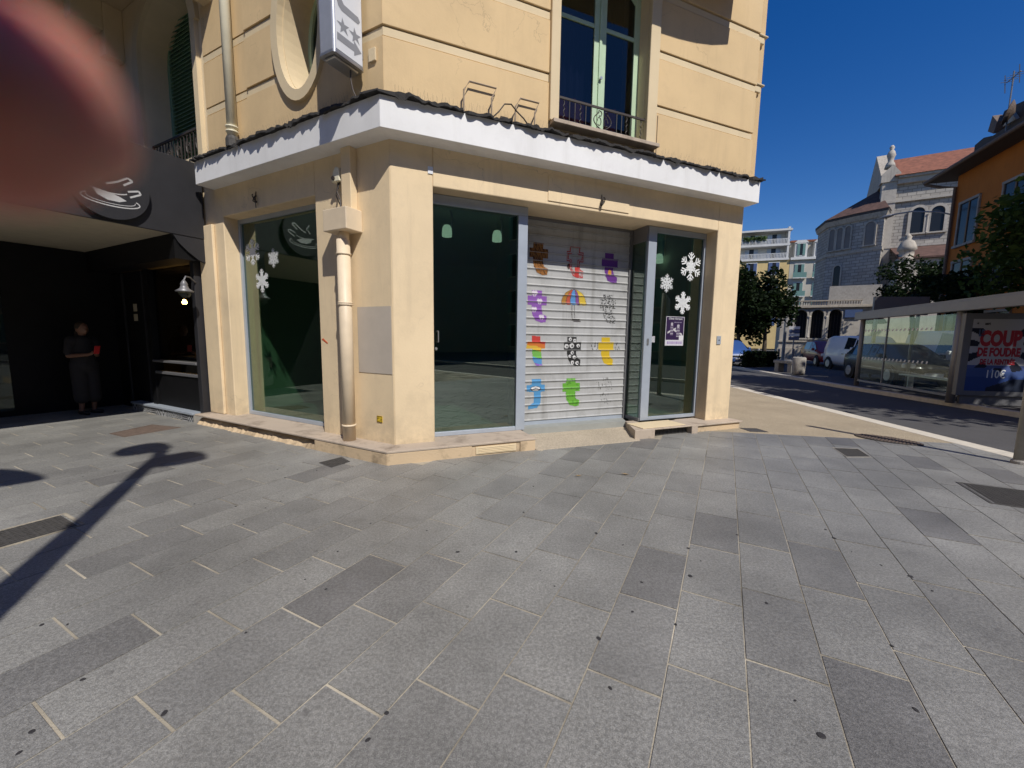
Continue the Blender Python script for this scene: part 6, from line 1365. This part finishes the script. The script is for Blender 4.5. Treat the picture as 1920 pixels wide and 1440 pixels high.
for u in (9.4, 12.2, 15, 18):
    MB(AP).box(u - 0.9, u + 0.9, -1.2, 0.1, 15.6, 18.0).build('dormer', 'apt_white', A2); MB(AP).prism([(u - 1.05, 18.0), (u + 1.05, 18.0), (u + 0.6, 18.45), (u - 0.6, 18.45)], -1.2, 0.2).build('dormer_head', 'apt_white', A2)
    APD = Fr(AP(0, 0.1, 0).x, AP(0, 0.1, 0).y, 110, 200); awin(APD, A2, u, 16.9, 1.1, 1.9, 'teal')
    for z in (13.4, 10.3, 7.2): 
        awin(AP, A2, u, z, 1.3, 2.1, 'teal'); MB(AP).box(u - 1.0, u + 1.0, 0.1, 0.6, z - 1.35, z - 1.2).build('balcony_slab', 'apt_white', A2); MB(AP).box(u - 1.0, u + 1.0, 0.55, 0.58, z - 1.2, z - 0.35).build('balcony_rail', 'teal', A2)
# block and trees behind the viewer, seen only as reflections in the shop glass
FB = Fr(-30, -24, 86, -4); fb = root('facing_block', (-30, -24, 0), 'long pale block facing the shop from behind the viewer', 'building')
MB(FB).box(0, 75, -10, 0, 0, 15.5).build('wall', 'far_wall', fb)
for u in [2 + 3.4 * k for k in range(21)]:
    if int(u) % 3 == 0: MB(FB).box(u - .6, u + .6, 0.01, 0.06, 5, 7).build('window', 'win_dark', fb)
NB = Fr(FL(5, 12, 0).x, FL(5, 12, 0).y, -61.72, 28.28); nb = root('sky_blocker', FL(5, 12, 0), 'unseen tall block added across the side street to darken the black cafe', 'building')  # added occluder, out of view: keeps sky light off the cafe front
MB(NB).box(0, 40, -9, 0, 0, 17).build('wall', 'far_wall', nb)
for u in [2 + 3.4 * k for k in range(11)]:
    for z in (1.6, 4.8, 8.2, 11.6): awin(NB, nb, u, z, 1.4, 2.0, 'shutter_green', 'trim')
RB = Fr(24, -30, 2, -88); rb = root('reflection_blocker', (24, -30, 0), 'tall block along the road outside the picture on the right', 'building')  # added out of view so the right shop pane mirrors dark wall, not sky
MB(RB).box(0, 38, -9, 0, 0, 14).build('wall', 'far_wall', rb)
for u in [2 + 3.4 * k for k in range(11)]:
    for z in (1.6, 4.8, 8.2, 11.6): awin(RB, rb, u, z, 1.4, 2.0, 'shutter_green', 'trim')
tree('plane_tree', 'plane tree behind the viewer, left of the facing block', (-10, -17, 0), (-10, -17, 6.5), (3.6, 3.4, 3.0), 4200, 'leaf_mid', 12, 0.22, 'plane trees behind the viewer', 0.4, 14)
tree('plane_tree', 'plane tree behind the viewer, in the middle of the facing block', (2, -18, 0), (2, -18, 6.8), (3.8, 3.4, 3.2), 4200, 'leaf_mid', 13, 0.22, 'plane trees behind the viewer', 0.4, 14)
tree('plane_tree', 'plane tree behind the viewer, towards the road', (-3.5, -17.5, 0), (-3.5, -17.5, 7.6), (3.4, 3.4, 3.4), 4200, 'leaf_mid', 14, 0.22, 'plane trees behind the viewer', 0.4, 14)

for k, (x, y) in enumerate(((-7.5, -15.5), (5.5, -14.5), (9.5, -17))): tree('plane_tree', ('plane tree behind the viewer, left of the middle pair', 'plane tree behind the viewer, right of the middle pair', 'plane tree behind the viewer, nearest the road')[k], (x, y, 0), (x, y, 6.6), (3.0, 3.0, 2.6), 3600, 'leaf_mid', 30 + k, 0.2, 'plane trees behind the viewer', 0.4, 14)
# ------------------------------------------------------------------ people
def capsules(segs, balls=()):
    mb = MB()
    for p, q, r0, r1 in segs:
        p, q = Vector(p), Vector(q); d = (q - p); L = d.length; n = 6; prof = []
        for k in range(n): a = math.pi / 2 * (1 - k / n); prof.append((r0 * math.cos(a), -r0 * math.sin(a)))
        prof += [(r0, 0.0), (r1, L)]
        for k in range(1, n + 1): a = math.pi / 2 * k / n; prof.append((r1 * math.cos(a), L + r1 * math.sin(a)))
        mb.lathe(p, prof, 14, d)
    for c, (rx, ry, rz), fwd in balls:
        f = Vector(fwd).normalized(); s = f.cross(Vector((0, 0, 1))).normalized(); u = s.cross(f); n = 12; rows = []
        for j in range(n + 1):
            t = math.pi * j / n; rows.append([mb.W(Vector(c) + (s * rx * math.cos(a) + f * ry * math.sin(a)) * max(0.02, math.sin(t)) + u * rz * math.cos(t)) for a in [2 * math.pi * k / 16 for k in range(16)]])
        for A, B in zip(rows, rows[1:]):
            for k in range(16): mb.face((A[k], A[(k + 1) % 16], B[(k + 1) % 16], B[k]))
        mb.face(rows[0]); mb.face(rows[-1][::-1])
    return mb
def fleshed(mb, name, m, parent, voxel, smooth_it=6):
    """merge the limbs into one continuous skin"""
    me = mb.mesh(name, ORG[parent.name], m, True); t = bpy.data.objects.new('tmp', me); col.objects.link(t)
    md = t.modifiers.new('r', 'REMESH'); md.mode = 'VOXEL'; md.voxel_size = voxel; md.use_smooth_shade = True
    sm_ = t.modifiers.new('s', 'SMOOTH'); sm_.iterations = smooth_it; sm_.factor = 0.5
    bpy.context.view_layer.update(); ev = t.evaluated_get(bpy.context.evaluated_depsgraph_get()); nm = bpy.data.meshes.new_from_object(ev); bpy.data.objects.remove(t)
    for p in nm.polygons: p.use_smooth = True
    nm.name = name; o = bpy.data.objects.new(name, nm); col.objects.link(o); o.parent = parent
    if not nm.materials: nm.materials.append(M[m])
    return o
# person in the shade of the cafe canopy, looking at a red phone
pp = Vector((-7.72, 7.35, 0)); fa = R_(105); f = Vector((math.sin(fa), math.cos(fa), 0)); s = Vector((f.y, -f.x, 0)); U = Vector((0, 0, 1))
def B(x, y, z): return pp + s * x + f * y + U * z
per = root('person', pp, 'person in dark clothes under the cafe canopy, looking at a red phone', 'person')
segs = [(B(0, 0, 1.30), B(0, 0.03, 1.45), .055, .05), (B(0, 0, 0.95), B(0, 0.0, 1.28), .13, .12)]
for k in (-1, 1):
    segs += [(B(.17 * k, 0, 1.32), B(.20 * k, .0, 1.06), .05, .04), (B(.20 * k, 0, 1.06), B(.07 * k + .02, .26, 1.08), .038, .028), (B(.07 * k + .02, .26, 1.08), B(.035 * k + .02, .33, 1.10), .03, .022), (B(.035 * k + .02, .33, 1.10), B(.01 * k + .02, .37, 1.13), .014, .010), (B(.04 * k + .02, .31, 1.11), B(.02 * k + .02, .34, 1.15), .011, .009)]
    segs += [(B(.09 * k, 0, .92), B(.09 * k, .03, .48), .085, .055), (B(.09 * k, .03, .48), B(.09 * k, -.01, .08), .052, .036), (B(.09 * k, -.02, .04), B(.10 * k, .14, .03), .035, .028), (B(.17 * k, 0, 1.33), B(0, 0, 1.33), .06, .07)]
balls = [(B(0, .05, 1.53), (.075, .095, .115), f - U * .3), (B(0, .145, 1.50), (.014, .022, .022), f), (B(0.078, .03, 1.52), (.012, .02, .03), f), (B(-0.078, .03, 1.52), (.012, .02, .03), f), (B(0, .125, 1.455), (.025, .012, .008), f), (B(.032, .128, 1.535), (.014, .01, .009), f), (B(-.032, .128, 1.535), (.014, .01, .009), f)]
fleshed(capsules(segs, balls), 'body', 'skin', per, 0.012, 3)
sg = [(B(0, 0, 0.92), B(0, 0, 1.30), .165, .14), (B(-.15, 0, 1.32), B(.15, 0, 1.32), .085, .085)]
for k in (-1, 1): sg.append((B(.17 * k, 0, 1.31), B(.20 * k, 0, 1.12), .065, .062))
fleshed(capsules(sg), 'top', 'cloth_black', per, 0.014, 5)
sg = [(B(0, 0, .90), B(0, 0, 1.0), .17, .165)]
for k in (-1, 1): sg += [(B(.085 * k, 0, .90), B(.09 * k, .02, .30), .115, .105)]
fleshed(capsules(sg), 'skirt', 'cloth_black', per, 0.016, 5)
fleshed(capsules([(B(0, -.03, 1.45), B(0, -.06, 1.34), .07, .04)], [(B(0, .025, 1.565), (.088, .10, .10), f)]), 'hair', 'hair', per, 0.012, 3)
for k in (-1, 1): fleshed(capsules([(B(.09 * k, -.04, .035), B(.10 * k, .15, .03), .042, .034)]), 'shoe', 'cloth_black', per, 0.01, 3)
ph0 = B(.02, .40, 1.17); rp_ = root('red_phone', ph0, 'small red phone held in both hands under the canopy', 'phone')
FP = Fr(0, 0, 0, 0); pm_ = MB(); ctrp = ph0
vs = [ctrp + s * a + (f * 0.35 + U).normalized() * b + (f - U * .35).normalized() * c_ for c_ in (0.0, 0.012) for a, b in ((-.04, -.075), (.04, -.075), (.04, .075), (-.04, .075))]
i = [pm_.W(v) for v in vs]
for q in ((3, 2, 1, 0), (4, 5, 6, 7), (0, 1, 5, 4), (1, 2, 6, 5), (2, 3, 7, 6), (3, 0, 4, 7)): pm_.face([i[k] for k in q])
pm_.build('case', 'red_phone', rp_, bevel=0.004)
pc2 = MB(); i = [pc2.W(ctrp + s * a + (f * 0.35 + U).normalized() * b - (f - U * .35).normalized() * 0.001) for a, b in ((-.036, -.07), (.036, -.07), (.036, .07), (-.036, .07))]; pc2.face(i); pc2.build('screen', 'win_dark', rp_)

# the person taking the picture: standing behind the lens, a fingertip reaching across it
def C(x, y, z): return EYE + CR * x + CU * y + CF * z
pq_ = Vector((0.10, -0.52, 0)); ph = root('person', pq_, 'person taking the picture, a blurred fingertip reaching in at the top left corner', 'person')
def Q(x, y, z): return pq_ + Vector((x, y, z))
lw_, rw_ = C(-.125, -.045, -.055), C(.225, -.06, -.06)
segs = [(Q(0, 0, 1.36), Q(0, .03, 1.52), .06, .055), (Q(0, 0, .95), Q(0, 0, 1.35), .15, .13)]
for k, w3, elb in ((-1, lw_, Q(-.34, .10, 1.12)), (1, rw_, Q(.34, .10, 1.12))):
    segs += [(Q(.19 * k, 0, 1.40), elb, .055, .042), (elb, w3, .042, .028), (Q(.19 * k, 0, 1.40), Q(0, 0, 1.40), .065, .07), (Q(.10 * k, 0, .95), Q(.10 * k, .02, .50), .09, .058), (Q(.10 * k, .02, .50), Q(.10 * k, -.02, .09), .055, .04), (Q(.10 * k, -.04, .045), Q(.11 * k, .15, .035), .04, .032)]
balls = [(Q(0, .04, 1.62), (.078, .098, .12), (0, 1, 0)), (Q(0, .14, 1.60), (.014, .022, .022), (0, 1, 0)), (Q(.08, .03, 1.61), (.012, .02, .03), (0, 1, 0)), (Q(-.08, .03, 1.61), (.012, .02, .03), (0, 1, 0)), (Q(0, .125, 1.555), (.026, .012, .008), (0, 1, 0)), (Q(.034, .125, 1.635), (.014, .01, .009), (0, 1, 0)), (Q(-.034, .125, 1.635), (.014, .01, .009), (0, 1, 0))]
def hand(W_, sx, tips, knk, thumb):
    out = []
    for (tip, dip, pip), kn in zip(tips, knk): out += [(W_, kn, .022, .0125), (kn, pip, .0115, .0098), (pip, dip, .0098, .0092), (dip, tip, .0092, .0076)]
    out += [(W_, thumb[0], .022, .0135), (thumb[0], thumb[1], .0125, .0105), (thumb[1], thumb[2], .0102, .0085)]
    return out
lk = [C(-.098, .022, -.006), C(-.094, -.002, -.006), C(-.094, -.024, -.008), C(-.098, -.044, -.012)]
lt_ = [(C(-.0335, .0188, .0270), C(-.056, .0222, .0300), C(-.080, .026, .022)), (C(-.030, -.012, .010), C(-.050, -.008, .016), C(-.074, -.004, .018)), (C(-.030, -.032, .009), C(-.050, -.030, .015), C(-.074, -.027, .015)), (C(-.040, -.050, .008), C(-.056, -.049, .012), C(-.076, -.047, .010))]
segs += hand(lw_, -1, lt_, lk, (C(-.095, -.004, -.040), C(-.060, .004, -.034), C(-.030, .008, -.024)))
rk = [C(.200, .018, -.006), C(.198, -.004, -.006), C(.198, -.026, -.008), C(.202, -.046, -.012)]
rt_ = [(C(.128, .022, .008), C(.150, .026, .013), C(.176, .024, .013)), (C(.126, -.006, .008), C(.148, -.004, .014), C(.176, -.004, .014)), (C(.128, -.028, .008), C(.150, -.028, .013), C(.176, -.028, .012)), (C(.136, -.048, .008), C(.154, -.050, .010), C(.180, -.049, .008))]
segs += hand(rw_, 1, rt_, rk, (C(.196, -.006, -.040), C(.162, .004, -.034), C(.132, .008, -.024)))
M['finger'] = new_mat('warm_skin')[0]; fb_ = M['finger'].node_tree.nodes['Principled BSDF']; fb_.inputs['Base Color'].default_value = (0.46, 0.20, 0.15, 1); fb_.inputs['Roughness'].default_value = 0.5
fb_.inputs['Subsurface Weight'].default_value = 1.0; fb_.inputs['Subsurface Radius'].default_value = (1.0, 0.18, 0.10); fb_.inputs['Subsurface Scale'].default_value = 0.006
fleshed(capsules(segs, balls), 'body', 'finger', ph, 0.0036, 4)
sg = [(Q(0, 0, .95), Q(0, 0, 1.38), .18, .16), (Q(-.17, 0, 1.40), Q(.17, 0, 1.40), .09, .09)]
for k, e in ((-1, Q(-.34, .10, 1.12)), (1, Q(.34, .10, 1.12))): sg.append((Q(.19 * k, 0, 1.40), Q(.19 * k, 0, 1.40).lerp(e, .6), .075, .068))
fleshed(capsules(sg), 'shirt', 'far_wall', ph, 0.014, 5)
sg = [(Q(0, 0, .93), Q(0, 0, 1.0), .18, .175)]
for k in (-1, 1): sg.append((Q(.095 * k, 0, .92), Q(.10 * k, 0, .12), .115, .075))
fleshed(capsules(sg), 'trousers', 'cloth_black', ph, 0.014, 5)
for k in (-1, 1): fleshed(capsules([(Q(.10 * k, -.06, .045), Q(.11 * k, .17, .04), .05, .042)]), 'shoe', 'cloth_black', ph, 0.01, 3)
fleshed(capsules([], [(Q(0, .015, 1.66), (.09, .10, .10), (0, 1, 0))]), 'hair', 'hair', ph, 0.012, 3)
hp = root('smartphone', C(.06, .01, -.008), 'black smartphone held at the lens by the person taking the picture', 'phone')
pm_ = MB(); i = [pm_.W(C(x, y, z)) for z in (-.0105, -.003) for x, y in ((-.022, -.028), (.142, -.028), (.142, .051), (-.022, .051))]
for q in ((3, 2, 1, 0), (4, 5, 6, 7), (0, 1, 5, 4), (1, 2, 6, 5), (2, 3, 7, 6), (3, 0, 4, 7)): pm_.face([i[k] for k in q])
pm_.build('case', 'panel_black', hp, bevel=0.003)
pm_ = MB(); pm_.face([pm_.W(C(x, y, -.0108)) for x, y in ((-.018, -.024), (.138, -.024), (.138, .047), (-.018, .047))]); pm_.build('screen', 'win_dark', hp)
